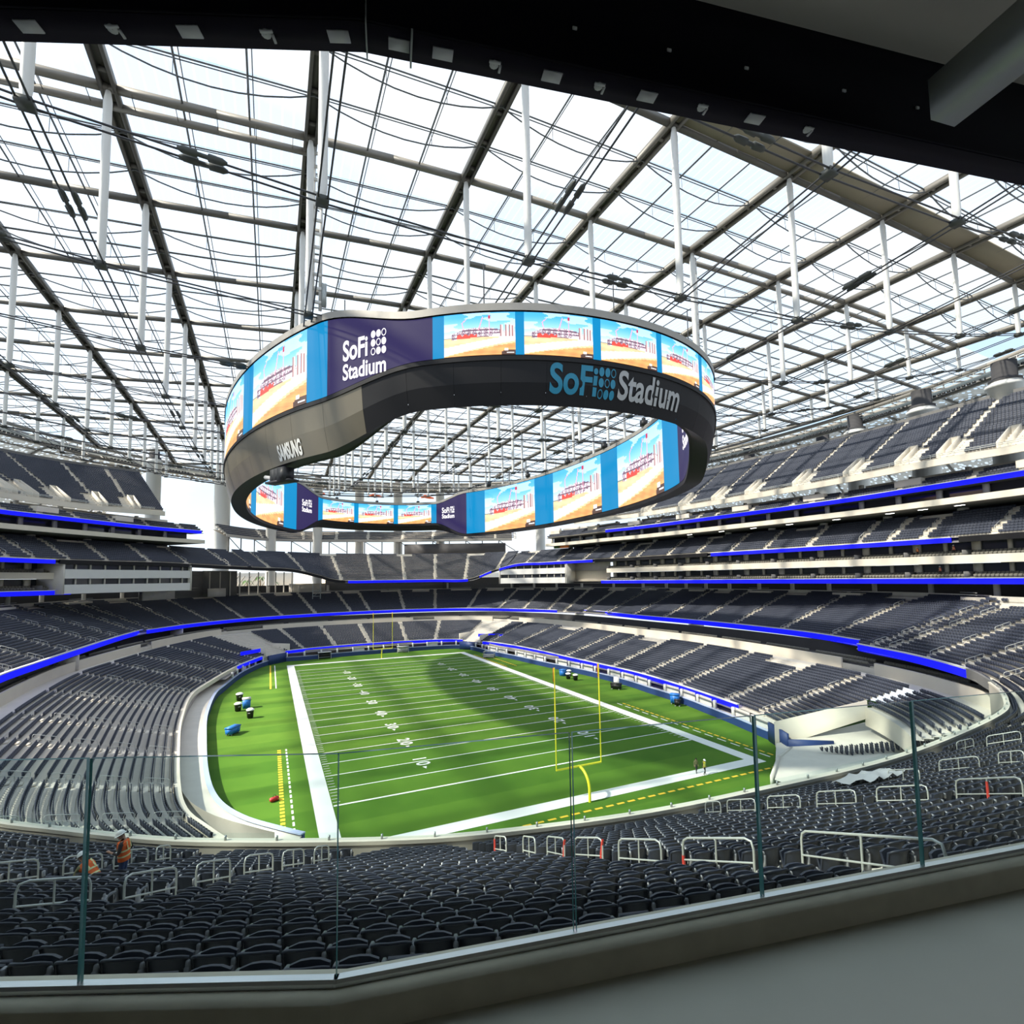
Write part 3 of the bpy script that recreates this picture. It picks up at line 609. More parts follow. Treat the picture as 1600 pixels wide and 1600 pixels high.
for i in range(2, len(P)-2, 5):
    q = P[i]+np.append(nP[i]*1.5, 0)
    c = MB(); c.tube((q[0], q[1], 33.5), (q[0], q[1], 41.0), .22, 6); c.obj('post', M['steel'], tf)
    if i % 2 == 0 and i+5 < len(P):
        w_ = P[i+5]+np.append(nP[i+5]*1.5, 0); c = MB(); c.tube((q[0], q[1], 40.8), (w_[0], w_[1], 36.0), .16, 6); c.obj('brace', M['steel'], tf)
b = MB(); b.strip(off(T3_FRONT, D3+.1, 33.9)[::2], off(T3_FRONT, D3+14, 33.9)[::2]); b.obj('floor_far_deck', M['conc'], kind='structure')
# top tiers
topr_ai = by_px(TOP_R, [1005, 1063, 1114, 1170, 1249, 1326, 1408, 1474, 1577]); topl_ai = by_px(TOP_L, [18, 55, 99, 155, 210])
for nm, P, ai in (('right', TOP_R, topr_ai), ('left', TOP_L, topl_ai)):
    def vskip(i, f, ai=ai): 
        k = np.zeros(len(f), bool)
        if i < 7:
            for a in ai: k |= (f > a-2.6 if nm == 'right' else f < a+2.6) & (np.abs(f-a) < 1.7)
        return k
    o, L, n = tier('seating_tier_top_'+nm, P, 20.5, 57, 26, ai, skip=vskip, first=1, m='conc', aw=.5)
    b = MB(); b.band(P[::2], [(-.1, -.9), (-.1, .3), (.4, .3), (.4, -.9)], outward(P)[::2]); b.obj('trim_top_tier_'+nm, M['conc_warm'], kind='structure')
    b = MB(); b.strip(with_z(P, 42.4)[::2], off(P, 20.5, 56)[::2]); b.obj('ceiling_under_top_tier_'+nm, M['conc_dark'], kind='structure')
    b = MB(); b.strip(off(P, 20.5, 57)[::2], off(P, 20.5, 58)[::2]); b.strip(off(P, 20.5, 58)[::2], off(P, 20.8, 58)[::2]); b.obj('wall_top_back_'+nm, M['conc_dark'], kind='structure')
    c = MB()
    for z in (.9, 1.2): c.poly(with_z(off(P, .1), 43.2+z)[::4], .05, 4)
    for i in range(0, len(P), 3): q = P[i]; c.tube((q[0], q[1], 43.2), (q[0], q[1], 44.4), .04, 4)
    c.obj('front_railing', M['rail'], o)
    for a in ai:                                              # stair enclosures (vomitories) at the foot of each aisle
        s = -1 if nm == 'right' else 1
        vm = thing('stair_enclosure_'+nm, kind='structure')
        j = int(np.clip(a + (1 if nm == 'right' else -1), 0, len(P)-1)); t = np.array([-n[j][1], n[j][0]])*(-1 if nm == 'right' else 1)
        j = int(np.clip(a, 0, len(P)-1))
        for k_, w_ in ((0, .3), (1, 1.75)):
            p0, p1 = L[1][j][:2]-t*w_, L[7][j][:2]-t*w_
            z0, z1 = L[1][j][2], L[7][j][2]
            mb = MB(); dd = t*.12
            mb.add([(*(p0-dd), z0-.3), (*(p1-dd), z1-.3), (*(p1-dd), z1+1.1), (*(p0-dd), z0+1.1), (*(p0+dd), z0-.3), (*(p1+dd), z1-.3), (*(p1+dd), z1+1.1), (*(p0+dd), z0+1.1)],
                   [(0, 1, 2, 3), (7, 6, 5, 4), (3, 2, 6, 7), (0, 3, 7, 4), (1, 5, 6, 2)]); mb.obj('side_wall', M['conc_warm'], vm)
        p0, p1 = L[7][j][:2]-t*.3, L[7][j][:2]-t*1.75; z = L[7][j][2]
        mb = MB(); mb.add([(*p0, z-1.5), (*p1, z-1.5), (*p1, z+1.1), (*p0, z+1.1)], [(0, 1, 2, 3)]); mb.obj('head_wall', M['conc_warm'], vm)
# near tier under the camera
NEAR_FRONT = dense(c3([(41, -27.5)] + A_NEAR, 10.7), 1.2)
near_D, near_n, near_zb = 21.0, 25, 10.7+25*.352

# ------------------------------------------------------------------ near stand below the glass
def path(pts): 
    r = [p[0] for p in pts]; f = [p[1] for p in pts]
    return lambda i: float(np.interp(i, r, f))
NEAR_AISLES = [path([(2, 27.6), (10, 27.2)]), path([(6, 36.4), (12, 35.4), (25, 35)]), path([(1, 45.4), (8, 44.2), (16, 43.4), (25, 42.4)]),
               path([(0, 55.2), (6.4, 53.9), (9.3, 53.2), (12, 52.7), (15, 52.2), (18, 51.2), (20, 50.7), (25, 49.9)]), path([(0, 58.4), (7, 59.2), (10, 59.8), (15.4, 60.1), (16.5, 61), (20, 61.7), (25, 62.6)]), path([(0, 64), (25, 63.6)]), path([(0, 70), (25, 70)]), path([(0, 19), (25, 19)])]
nf_n = outward(NEAR_FRONT)
def near_pt(f, r, h=0.0):                                    # a point on the near stand: f along the front wall, r rows up
    i = np.arange(len(NEAR_FRONT)); p = np.array([np.interp(f, i, NEAR_FRONT[:, k]) for k in range(2)]); n = np.array([np.interp(f, i, nf_n[:, k]) for k in range(2)])
    return np.array([*(p + n*near_D*r/near_n), 10.7 + .352*r + h])
back = NEAR_FRONT.copy(); back[:, :2] += nf_n*near_D; back[:, 2] = near_zb
lines = [NEAR_FRONT*(1-t) + back*t for t in np.linspace(0, 1, near_n+1)]
b = MB()
for i in range(near_n):
    a, c = lines[i], lines[i+1].copy(); zt = c[:, 2].copy(); c[:, 2] = a[:, 2]; b.strip(a, c); d = c.copy(); d[:, 2] = zt; b.strip(c, d)
b.obj('seating_tier_near', M['conc'], kind='structure')
NEAR = []
for i in range(near_n):
    P = lines[i]*.38 + lines[i+1]*.62; P = P.copy(); P[:, 2] = lines[i][:, 2]
    s = np.concatenate([[0], np.cumsum(np.linalg.norm(np.diff(P[:, :2], axis=0), axis=1))]); k = int(s[-1]/.53); t = (np.arange(k)+.5)*s[-1]/k
    fi = np.interp(t, s, np.arange(len(s))); ok = np.ones(k, bool)
    for a in NEAR_AISLES: ok &= np.abs(t - np.interp(a(i+.5), np.arange(len(s)), s)) > .72
    nn = np.column_stack([np.interp(t, s, nf_n[:, j]) for j in range(2)]); yaw = np.arctan2(nn[:, 1], nn[:, 0]) - math.pi/2
    for q in np.nonzero(ok)[0]: NEAR.append((np.interp(t[q], s, P[:, 0]), np.interp(t[q], s, P[:, 1]), P[0, 2], yaw[q], 'near', i, fi[q]))
# front wall of the near stand, with a coping and small glass clips
NW = NEAR_FRONT[idx_near(NEAR_FRONT, 39, -29):]; nw = outward(NW)
b = MB(); b.band(NW, [(-.15, -3.0), (-.15, .78), (.15, .78), (.15, -3.0)], nw); o = b.obj('wall_near_stand_front', mat('front_wall_concrete', (.44, .40, .34), .85, noise=.1, scale=.6), kind='structure')
b = MB(); b.band(NW, [(-.2, .78), (-.2, .95), (.2, .95), (.2, .78)], nw); b.obj('coping', M['conc_warm'], o)
c = MB()
for i in range(2, len(NW), 2): c.box((NW[i, 0], NW[i, 1], NW[i, 2]+1.05), (.08, .08, .22), math.atan2(nw[i][1], nw[i][0]))
c.obj('glass_clip', M['galv'], o, kind='stuff')
g1 = MB(); g1.strip(with_z(NW, 11.65), with_z(NW, 11.98)); g1.obj('glass_strip', M['glass'], o)
b = MB(); b.strip(back, off(back, 6.0)); b.obj('floor_behind_near_stand', M['conc'], kind='structure')

# ---- seats
def tpl_detail():
    bk = MB(); nx, nz = 9, 7; xs = np.linspace(-.235, .235, nx)
    def surf(x, s, o): 
        a = abs(x)/.235; ztop = .88-.075*a**3; z = .40+(ztop-.40)*s
        return (x, .07+.15*(z-.40)-.10*a**2.2+o, z)
    F = np.array([[surf(x, s, 0) for x in xs] for s in np.linspace(0, 1, nz)]); B = F + np.array([0, .028, 0])
    def grid(G, flip): 
        h_, w_, _ = G.shape; f = [(i*w_+j, i*w_+j+1, (i+1)*w_+j+1, (i+1)*w_+j) for i in range(h_-1) for j in range(w_-1)]
        return bk.add(G.reshape(-1, 3), [q[::-1] for q in f] if flip else f)
    grid(F, False); grid(B, True)
    bk.strip(F[0], B[0]); bk.strip(B[:, 0], F[:, 0]); bk.strip(F[:, -1], B[:, -1])
    rim = np.vstack([F[2:, 0], F[-1, 1:-1], F[2:, -1][::-1]]) + np.array([0, .03, 0]); bk.poly(rim, .021, 6)
    pan = MB(); xs2 = np.linspace(-.215, .215, 5)
    def pq(x, s, o): a = abs(x)/.215; return (x, -.02-.11*s+.03*a*a - o, .42+.36*s-.03*a**3*s)
    Fp = np.array([[pq(x, s, 0) for x in xs2] for s in np.linspace(0, 1, 4)]); Bp = Fp - np.array([0, .05, .01])
    for G, fl in ((Fp, True), (Bp, False)):
        f = [(i*5+j, i*5+j+1, (i+1)*5+j+1, (i+1)*5+j) for i in range(3) for j in range(4)]; pan.add(G.reshape(-1, 3), [q[::-1] for q in f] if fl else f)
    pan.strip(Fp[-1], Bp[-1]); pan.strip(Bp[:, 0], Fp[:, 0]); pan.strip(Fp[:, -1], Bp[:, -1]); pan.strip(Bp[0], Fp[0])
    arm = MB(); arm.poly([(-.265, .13, .62), (-.265, .06, .68), (-.265, -.10, .69), (-.265, -.2, .66), (-.265, -.24, .58), (-.265, -.2, .50)], [.022, .03, .034, .034, .028, .02], 6)
    leg = MB(); leg.box((-.265, .02, .22), (.05, .10, .44)); leg.box((-.265, .10, .56), (.05, .12, .36)); leg.rev((-.265, .11, .74), [(.034, 0), (.03, .05), (.01, .07)], 6); leg.box((-.265, -.02, .01), (.09, .2, .02))
    return bk.mesh('backrest', True), pan.mesh('seat_pan', True), arm.mesh('armrest', True), leg.mesh('support')
def tpl_mid():
    b = MB(); xs = np.linspace(-.235, .235, 5); a = np.abs(xs)/.235
    lo = np.column_stack([xs, .07-.10*a**2, np.full(5, .40)]); hi = np.column_stack([xs, .14-.10*a**2, .88-.075*a**3]); dy = np.array([0, .045, 0])
    b.strip(lo, hi); b.strip(hi+dy, lo+dy); b.strip(hi, hi+dy); b.strip(lo[[0, 0]], hi[[0, 0]])
    b.add([lo[0], hi[0], hi[0]+dy, lo[0]+dy], [(0, 1, 2, 3)]); b.add([lo[-1], lo[-1]+dy, hi[-1]+dy, hi[-1]], [(0, 1, 2, 3)])
    b.box((0, -.05, .60), (.42, .06, .36)); b.box((-.265, .0, .40), (.05, .28, .42), m=2); b.box((-.265, .10, .72), (.055, .08, .16), m=1); return b
def tpl_low(): 
    b = MB(); b.add([(-.235, .05, .38), (.235, .05, .38), (.235, .13, .86), (-.235, .13, .86), (-.235, .12, .38), (.235, .12, .38), (.235, .19, .86), (-.235, .19, .86)], [(0, 1, 2, 3), (5, 4, 7, 6), (3, 2, 6, 7), (4, 0, 3, 7), (1, 5, 6, 2)])
    b.add([(-.21, -.01, .40), (.21, -.01, .40), (.21, -.10, .74), (-.21, -.10, .74), (-.21, -.02, .78), (.21, -.02, .78)], [(1, 0, 3, 2), (3, 4, 5, 2)]); return b
NS = np.array([(s[0], s[1], s[2], s[3]) for s in NEAR])
uu, vv, dd = project(np.column_stack([NS[:, 0], NS[:, 1], NS[:, 2]+.8]))
led = np.interp(uu, [0, 520, 530, 890, 1200, 1600], [1533, 1521, 1519, 1449, 1391, 1324])
vis = (uu > -15) & (uu < 1615) & (dd > 1) & (vv < led-4)
order = np.argsort(np.where(vis, dd, 1e9))[:300]; chosen = set(int(i) for i in order if vis[i])
mb_, mp_, ma_, ml_ = tpl_detail(); proto = None
rows_seen = sorted({NEAR[i][5] for i in chosen}, reverse=True)
sect = {}
for i in sorted(chosen, key=lambda i: (-NEAR[i][5], -NEAR[i][6])):  # left to right within a row: f falls from left to right
    s = NEAR[i]; r = s[5]; sec = sum(1 for a in NEAR_AISLES[2:6] if s[6] < a(r+.5))   # how many of the seen aisles lie to its left
    sect.setdefault((r, sec), []).append(i)
sec_name = {0: 'left of both left-hand aisles', 1: 'between the two left-hand aisles', 2: 'in the wide central block', 3: 'in the block right of the central aisle', 4: 'in the right-hand block'}
names_ = {}
n_al = lambda r, f: sum(1 for a in (NEAR_AISLES[5], NEAR_AISLES[4], NEAR_AISLES[3], NEAR_AISLES[2]) if f < a(r+.5))
groups = {}
for i in chosen: groups.setdefault((NEAR[i][5], n_al(NEAR[i][5], NEAR[i][6])), []).append(i)
block = ['in far left block', 'between left railed aisles', 'in wide central block', 'right of middle railed aisle', 'in right edge block']
for (r, a), L in sorted(groups.items(), reverse=True):
    L.sort(key=lambda i: -NEAR[i][6])
    for k, i in enumerate(L):
        s = NEAR[i]; lab = f'navy stadium seat, {ordi(rows_seen.index(r))} row below glass, {ordi(k)} from left {block[a]}'
        if proto is None:
            proto = thing('stadium_seat', s[:3], s[3], label=lab, category='seat', group='navy seats nearest the glass railing')
            for nm, me, m in (('backrest', mb_, M['seat']), ('seat_pan', mp_, M['seat']), ('armrest', ma_, M['arm']), ('support', ml_, M['bracket'])): link(nm, me, m, proto)
        else: dup(proto, s[:3], s[3], label=lab)
def mass(L, tpl):
    V = np.vstack(tpl.v); Fs = tpl.f; S = np.array([(s[0], s[1], s[2], s[3]) for s in L]); c, sn = np.cos(S[:, 3]), np.sin(S[:, 3])
    X = V[None, :, 0]*c[:, None] - V[None, :, 1]*sn[:, None] + S[:, 0, None]; Y = V[None, :, 0]*sn[:, None] + V[None, :, 1]*c[:, None] + S[:, 1, None]; Z = V[None, :, 2] + S[:, 2, None]
    return np.stack([X, Y, Z], -1).reshape(-1, 3), [((f[None] + (np.arange(len(S))*len(V))[:, None, None]).reshape(-1, f.shape[1]), np.tile(mi, len(S))) for f, mi in zip(Fs, tpl.mi)]
far = MB()
rest = [NEAR[i] for i in range(len(NEAR)) if i not in chosen]
suite_s = [s for s in SEATS if 'suites' in s[4]]; main_s = [s for s in SEATS if 'suites' not in s[4]]
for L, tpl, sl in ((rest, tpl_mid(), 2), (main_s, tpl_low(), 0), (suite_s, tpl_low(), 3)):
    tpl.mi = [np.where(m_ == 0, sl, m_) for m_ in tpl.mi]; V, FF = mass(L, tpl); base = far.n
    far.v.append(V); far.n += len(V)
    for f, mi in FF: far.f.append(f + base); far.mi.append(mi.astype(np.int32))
far.obj('stadium_seats', [M['seat_lit'], M['bracket'], M['seat'], M['suite_seat']], kind='stuff', label='thousands of navy seats filling every stand of the stadium', category='seats')
print('SEATS', len(SEATS), 'NEAR', len(NEAR), 'chosen', len(chosen))

# ---- aisle handrails
def handrail(p0, p1, h0=1.0, label='', group='', r=.024, name='aisle_handrail', mid=True):
    """p0, p1: feet of the lower and the upper end post on the steps"""
    p0, p1 = np.array(p0, float), np.array(p1, float); t = thing(name, p0, label=label, category='handrail', group=group); d = p1 - p0
    up = np.array([0, 0, h0]); k = d[:2]/np.linalg.norm(d[:2]); k3 = np.array([*k, d[2]/np.linalg.norm(d[:2])])
    b = MB(); b.poly([np.zeros(3), up-np.array([0, 0, .16]), up + k3*.03 - np.array([0, 0, .05]), up + k3*.14, d + up - k3*.2, d + up - k3*.05 - np.array([0, 0, .06]), d + up - np.array([0, 0, .22]), d], r, 8); b.obj('top_rail', M['rail'], t, True)
    if mid:
        m0 = np.array([0, 0, h0*.52]); b = MB(); b.tube(m0, d+m0, r*.8, 6); b.obj('mid_rail', M['rail'], t, True)
        b = MB(); b.tube(d*.5, d*.5 + up, r*.85, 6); b.obj('middle_post', M['rail'], t, True)
    return t
RAILS = [('middle', [((50.6, 18.0), (50.8, 21.9)), ((51.8, 16.0), (51.4, 18.1)), ((52.4, 13.9), (52.1, 15.75)), ((52.8, 11.4), (52.5, 12.9)), ((53.1, 9.25), (53.0, 11.25)), ((53.5, 7.5), (53.4, 9.3)), ((54.1, 5.2), (53.9, 6.9))]),
         ('left', [((60.5, 15.6), (61.1, 16.5)), ((60.0, 13.5), (60.1, 15.4)), ((59.8, 11.1), (60.0, 12.5)), ((59.5, 8.9), (59.8, 10.1)), ((59.2, 7.0), (59.5, 8.0)), ((58.9, 5.2), (59.1, 6.2))]),
         ('far left', [((63.8, 11.0), (63.8, 13.0)), ((63.6, 8.75), (63.6, 10.4)), ((63.6, 6.4), (63.7, 8.0)), ((63.9, 4.4), (63.9, 5.3))]),
         ('right', [((43.2, 13.4), (43.6, 15.9)), ((43.8, 10.75), (44.0, 13.1)), ((44.0, 7.9), (44.1, 10.1)), ((44.5, 5.5), (44.5, 7.6)), ((44.9, 3.1), (44.9, 5.25)), ((45.2, 1.75), (45.1, 2.9))]),
         ('far right', [((35.5, 9.0), (35.9, 10.4)), ((36.2, 6.6), (36.2, 8.6)), ((38.4, 5.75), (39.1, 8.1)), ((38.9, 4.6), (38.7, 5.5))]),
         ('rightmost', [((27.5, 3.75), (27.2, 5.6)), ((28.2, 2.25), (27.4, 2.9))])]
tapes = {('middle', 1): (0, .62), ('middle', 3): (1, .95), ('middle', 4): (1, .95), ('middle', 6): (0, .9), ('right', 0): (.5, .9), ('right', 2): (.9, .5)}
for nm, L in RAILS:
    for k, ((f0, r0), (f1, r1)) in enumerate(L):
        a, c = near_pt(f0, math.floor(r0)), near_pt(f1, math.floor(r1)); 
        a[:2] = near_pt(f0, r0)[:2]; c[:2] = near_pt(f1, r1)[:2]; a[2] = 10.7+.352*r0; c[2] = 10.7+.352*r1
        t = handrail(a, c, 1.0, f'grey steel handrail on {nm} near-stand aisle, {ordi(k)} down from the glass', 'handrails on the near stand')
        if (nm, k) in tapes:
            s, hh = tapes[(nm, k)]; d = (c-a)*s; e_ = (c-a)/np.linalg.norm(c-a)*(-.12 if s == 1 else .02); b = MB(); b.poly([d+e_+(0, 0, .12), d+e_*.6+(0, 0, hh*.6), d+(0, 0, hh)], [.03, .042, .036], 5)
            b.obj('red_tape', M['redtape'], t)
def tier_rails(lines, f, rows, where, group, h=.95, ln=2):
    i = np.arange(len(lines[0]))
    for k, r in enumerate(rows):
        P = lambda q: np.array([np.interp(f, i, (lines[int(q)]*(1-(q % 1)) + lines[min(int(q)+1, len(lines)-1)]*(q % 1))[:, j]) for j in range(3)])
        handrail(P(r), P(r+ln), h, f'steel handrail, {ordi(k)} from front, {where}', group, .03)
for k, f in enumerate(low_ai[2:11]): tier_rails(low_lines, f, (1, 5, 9, 13), f'{ordi(k)} aisle from near end, lower left stand', 'handrails in the lower left stand', ln=2.4)
t2s = sorted(t2_ai)
for k, f in enumerate(t2s[:6]): tier_rails(t2_lines, f, (1, 5, 9, 13, 17), f'{ordi(k)} aisle, second tier, left stand', 'handrails in the second tier of the left stand', ln=2.4)
for k, f in enumerate(t2s[-6:]): tier_rails(t2_lines, f, (2, 7, 12, 17), f'{ordi(5-k)} aisle from corner, second tier, right stand', 'handrails in the second tier of the right stand', ln=2.4)
b = MB()
for lines_, ai_, n_ in ((low_lines, [f for f in low_ai if f > iF[0]], 20), (t2_lines, t2s[6:-6], 24), *T3L):
    i = np.arange(len(lines_[0]))
    for f in ai_:
        for r in range(1, n_-3, 4):
            p = [np.array([np.interp(f, i, lines_[q][:, j]) for j in range(3)]) for q in (r, r+2)]
            b.poly([p[0], p[0]+(0, 0, .95), p[1]+(0, 0, .95), p[1]], .035, 4, caps=False)
b.obj('distant_handrails', M['rail'], kind='stuff', label='rows of tiny handrails on the distant aisles', category='handrails')

# ------------------------------------------------------------------ the concourse the camera stands on
C0 = CAM.copy(); ZF, ZC, ZG0, ZG1 = 21.79, 21.9, 21.905, 22.732
def rel(x, y, z): return np.array([C0[0]+x, C0[1]+y, z])
GL = [(-4.2, 4.07), (.225, 2.09), (8.5, .545)]               # line of the glass railing
def offl(L, d):                                              # parallel line, d > 0 is away from the camera side
    L = np.array(L, float); T0 = (L[1]-L[0])/np.linalg.norm(L[1]-L[0]); T1 = (L[2]-L[1])/np.linalg.norm(L[2]-L[1]); N0, N1 = np.array([-T0[1], T0[0]]), np.array([-T1[1], T1[0]])
    m = (N0+N1)/np.linalg.norm(N0+N1); m = m/(m@N0); return np.array([L[0]+N0*d, L[1]+m*d, L[2]+N1*d])
def prism(L, d0, d1, z0, z1, name, m, parent=None, **kw):
    a, c = offl(L, d0), offl(L, d1); b = MB()
    for k in (0, 1):
        V = [rel(*a[k], z0), rel(*a[k+1], z0), rel(*c[k+1], z0), rel(*c[k], z0), rel(*a[k], z1), rel(*a[k+1], z1), rel(*c[k+1], z1), rel(*c[k], z1)]
        b.add(V, [(0, 3, 2, 1), (4, 5, 6, 7), (0, 1, 5, 4), (2, 3, 7, 6)] + ([(3, 0, 4, 7)] if k == 0 else [(1, 2, 6, 5)]))
    return b.obj(name, M[m], parent, **kw)
prism(GL, -.036, .09, 18.6, ZC, 'trim_glass_curb', 'curb', kind='structure'); prism(GL, .09, .285, 18.6, 21.8, 'trim_outer_ledge', 'curb', kind='structure')
FAN = [(4, 1, 0), (4, 2, 1), (4, 3, 2)]
def slab(L, z, name, m): b = MB(); b.add([rel(*L[0], z), rel(*L[1], z), rel(*L[2], z), rel(9, -8, z), rel(-6, -8, z)], FAN); b.obj(name, M[m], kind='structure')
a = offl(GL, .1); slab(a, ZF, 'floor', 'floor'); slab(a, 21.2, 'floor_slab_underside', 'conc_dark')
gr = thing('glass_railing', rel(*GL[1], ZC), label='frameless clear glass railing in an aluminium channel on the curb', category='railing'); off0 = np.array(rel(*GL[1], ZC))
def lshift(o): o.location = -off0 if o.parent is gr else o.location; return o
for k in (0, 1):
    p, q = np.array(GL[k]), np.array(GL[k+1]); b = MB()
    T = (q-p)/np.linalg.norm(q-p); Nn = np.array([-T[1], T[0]])
    prof = [(.042, 0), (.042, .016), (.05, .026), (.08, .026), (.088, .016), (.088, 0)]
    A_ = [rel(*(p+Nn*d), ZC+z) for d, z in prof]; B_ = [rel(*(q+Nn*d), ZC+z) for d, z in prof]
    for i in range(5): b.quad(A_[i], B_[i], B_[i+1], A_[i+1])
    lshift(b.obj('base_channel', M['alu'], gr))
def pane(p, q):
    p, q = np.array(p, float), np.array(q, float); T = (q-p)/np.linalg.norm(q-p); p = p+T*.006; q = q-T*.006; Nn = np.array([-T[1], T[0]])*.0075
    b = MB(); Gd = Nn/.0075*.065*(1 if Nn[1] > 0 else -1); p = p + Gd; q = q + Gd; V = [rel(*(p-Nn), ZG0), rel(*(q-Nn), ZG0), rel(*(q+Nn), ZG0), rel(*(p+Nn), ZG0), rel(*(p-Nn), ZG1), rel(*(q-Nn), ZG1), rel(*(q+Nn), ZG1), rel(*(p+Nn), ZG1)]
    b.add(V, [(0, 1, 5, 4), (2, 3, 7, 6)], 0); b.add(V, [(4, 5, 6, 7), (3, 0, 4, 7), (1, 2, 6, 5)], 1); lshift(b.obj('glass_panel', [M['glass'], M['glassedge']], gr))
T0 = (np.array(GL[0])-np.array(GL[1])); T0 /= np.linalg.norm(T0); T1 = (np.array(GL[2])-np.array(GL[1])); T1 /= np.linalg.norm(T1); cc = np.array(GL[1])
ds = [0, .95, 1.86, 2.75, 3.65, 4.4]
for a_, c_ in zip(ds[:-1], ds[1:]): pane(cc+T0*a_, cc+T0*c_)
ds = [0, .95, 1.86, 2.80, 3.70, 4.55, 5.46, 6.4, 7.3]
for a_, c_ in zip(ds[:-1], ds[1:]): pane(cc+T1*a_, cc+T1*c_)
for d0, d1, z, nm in ((24.6, 46, 21.15, 'floor_near_concourse'), (24.0, 46, 26.42, 'ceiling_near_concourse'), (21.5, 48, 34, 'near_shade_slab')):  # the highest slab is unseen, added to shade the near seats
    b = MB(); P_ = NEAR_FRONT[::2]; n_ = outward(NEAR_FRONT)[::2]; A_, B_ = with_z(P_, z), with_z(P_, z); A_[:, :2] += n_*d0; B_[:, :2] += n_*d1
    b.strip(A_, B_); b.obj(nm, M['conc_dark'], kind='structure')
# overhead: ceiling, dark edge beam with slot light painted on its bottom flange, galvanised duct
ZB = 25.6; BL = [(-4.5, 4.05), (.315, 2.10), (8.5, .40)]
prism(BL, -.14, -.125, ZB, 26.3, 'beam_edge_web', 'beamdark', kind='structure')
bm = prism(BL, -.13, .0, ZB, ZB+.02, 'beam_edge_flange', 'beamflange', kind='structure'); prism(BL, -.02, 0, ZB+.02, 26.2, 'beam_edge_outer', 'beamdark', kind='structure')
a = offl(BL, -.01); slab(a, 26.05, 'ceiling', 'ceil'); L_ = [rel(*a[0], 0), rel(-6, -8, 0), rel(9, -8, 0), rel(*a[2], 0)]; b = MB(); b.strip([(*p[:2], 21.2) for p in L_[:3]], [(*p[:2], 26.4) for p in L_[:3]]); b.obj('wall_light_block', M['conc_dark'], kind='structure'); slab(a, 26.4, 'ceiling_deck', 'conc_dark')  # unseen walls behind the camera, added to keep light off the curb face
a = offl(BL, -.065)
def flange_pt(u_t): 
    k = 1 if u_t >= 0 else 0; T = (a[2]-a[1])/np.linalg.norm(a[2]-a[1]) if k else (a[1]-a[0])/np.linalg.norm(a[1]-a[0]); return a[1]+T*u_t, math.atan2(T[1], T[0])
M['slot'] = mat('slot_light_and_bolt', (.72, .74, .76), .5)  # pale plates stand in for light showing through the flange slots
for i, t in enumerate([-1.3, -.98, -.68, -.38, -.09, .15, .33, .55, .81, 1.03, 1.27, 1.55, 1.84, 2.14]):
    p, an = flange_pt(t); b = MB(); big = i % 2 == 0
    if big or i == 5: b.box(rel(*p, ZB-.003), (.085, .05, .006), an)
    else: b.box(rel(*(p+np.array([.0, -.012])), ZB-.003), (.05, .012, .006), an); b.box(rel(*(p+np.array([.03, .008])), ZB-.003), (.01, .035, .006), an); b.rev(rel(*p, ZB-.005), [(.001, 0), (.02, 0), (.02, .005)], 10)
    b.obj('slot', M['slot'], bm)
for t, w_ in ((.02, .006), (.2, .008)):
    p, an = flange_pt(t); b = MB(); b.box(rel(*p, ZB+.06), (w_, .15, .16), an); b.obj('joint', M['galv'], bm)
wb = MB()
for t in (.9, 1.35, 1.75, 2.3, 2.75):
    k = offl(BL, -.145); T = (k[2]-k[1])/np.linalg.norm(k[2]-k[1]); p = k[1]+T*t; wb = MB(); wb.box(rel(*p, ZB+.16), (.02, .006, .012), math.atan2(T[1], T[0])); wb.obj('bolt', M['slot'], bm)
# duct: runs from the beam back over the camera's right shoulder
pA, pB = np.array([2.77, 1.26]), np.array([2.45, -.75]); d = (pB-pA)/np.linalg.norm(pB-pA); s = np.array([d[1], -d[0]])
du = thing('ceiling_duct', rel(*pA, 25.55), label='galvanised rectangular duct under the grey ceiling at the dark beam', category='duct')
def db(c0, c1, w0, w1, z0, z1, nm, m): 
    b = MB(); V = [rel(*(pA+d*t+s*w), z)-np.array(rel(*pA, 25.55)) for z in (z0, z1) for t, w in ((c0, w0), (c1, w0), (c1, w1), (c0, w1))]
    b.add(V, [(0, 1, 2, 3), (7, 6, 5, 4), (0, 4, 5, 1), (1, 5, 6, 2), (2, 6, 7, 3), (3, 7, 4, 0)]); b.obj(nm, M[m], du)
db(0, 2.2, -.15, 0, 25.5, 25.70, 'duct_body', 'galv'); db(.5, .58, -.2, .06, 25.70, 25.74, 'hanger', 'galv'); db(1.15, 1.23, -.2, .06, 25.70, 25.74, 'hanger', 'galv'); db(.52, .56, .02, .04, 25.74, 26.05, 'hanger_rod', 'galv')

# ------------------------------------------------------------------ the roof: film panels on a steel grid, struts down to a cable net
GX = [-131.5, -114, -96.6, -79.3, -62, -44.8, -27.6, -10.4, 7.0, 24.6, 42.6, 59.6, 77, 94.4, 111.8, 129]
GY = [-3.81 + 15.83*k for k in range(-4, 13)]
def z_roof(x, y):
    d = 4.9*(1-math.exp(-(x/55)**2)) if x < 0 else 4.9*(1-math.exp(-(x/110)**4)); return 70.9 - d - 4*(abs(y-45)/130)**4
def z_net(x, y): return min(z_roof(x, y)-1.5, 48.5 + .00125*(x+10)**2 + .0007*(y-46)**2)
def inside(x, y): return (abs(x-1)/114)**2.1 + (abs(y-45.7)/131)**2.1 < 1.0
def R3(x, y, dz=0): return np.array([x, y, z_roof(x, y)+dz])
roof = thing('roof', (0, 45, 70), kind='structure', label='translucent film roof on a steel grid with struts and cable net'); RO = np.array([0, 45, 70.])
def rp(mb, name, m, smooth=False, **kw): o = mb.obj(name, m, roof, smooth, **kw); o.location = -RO; return o
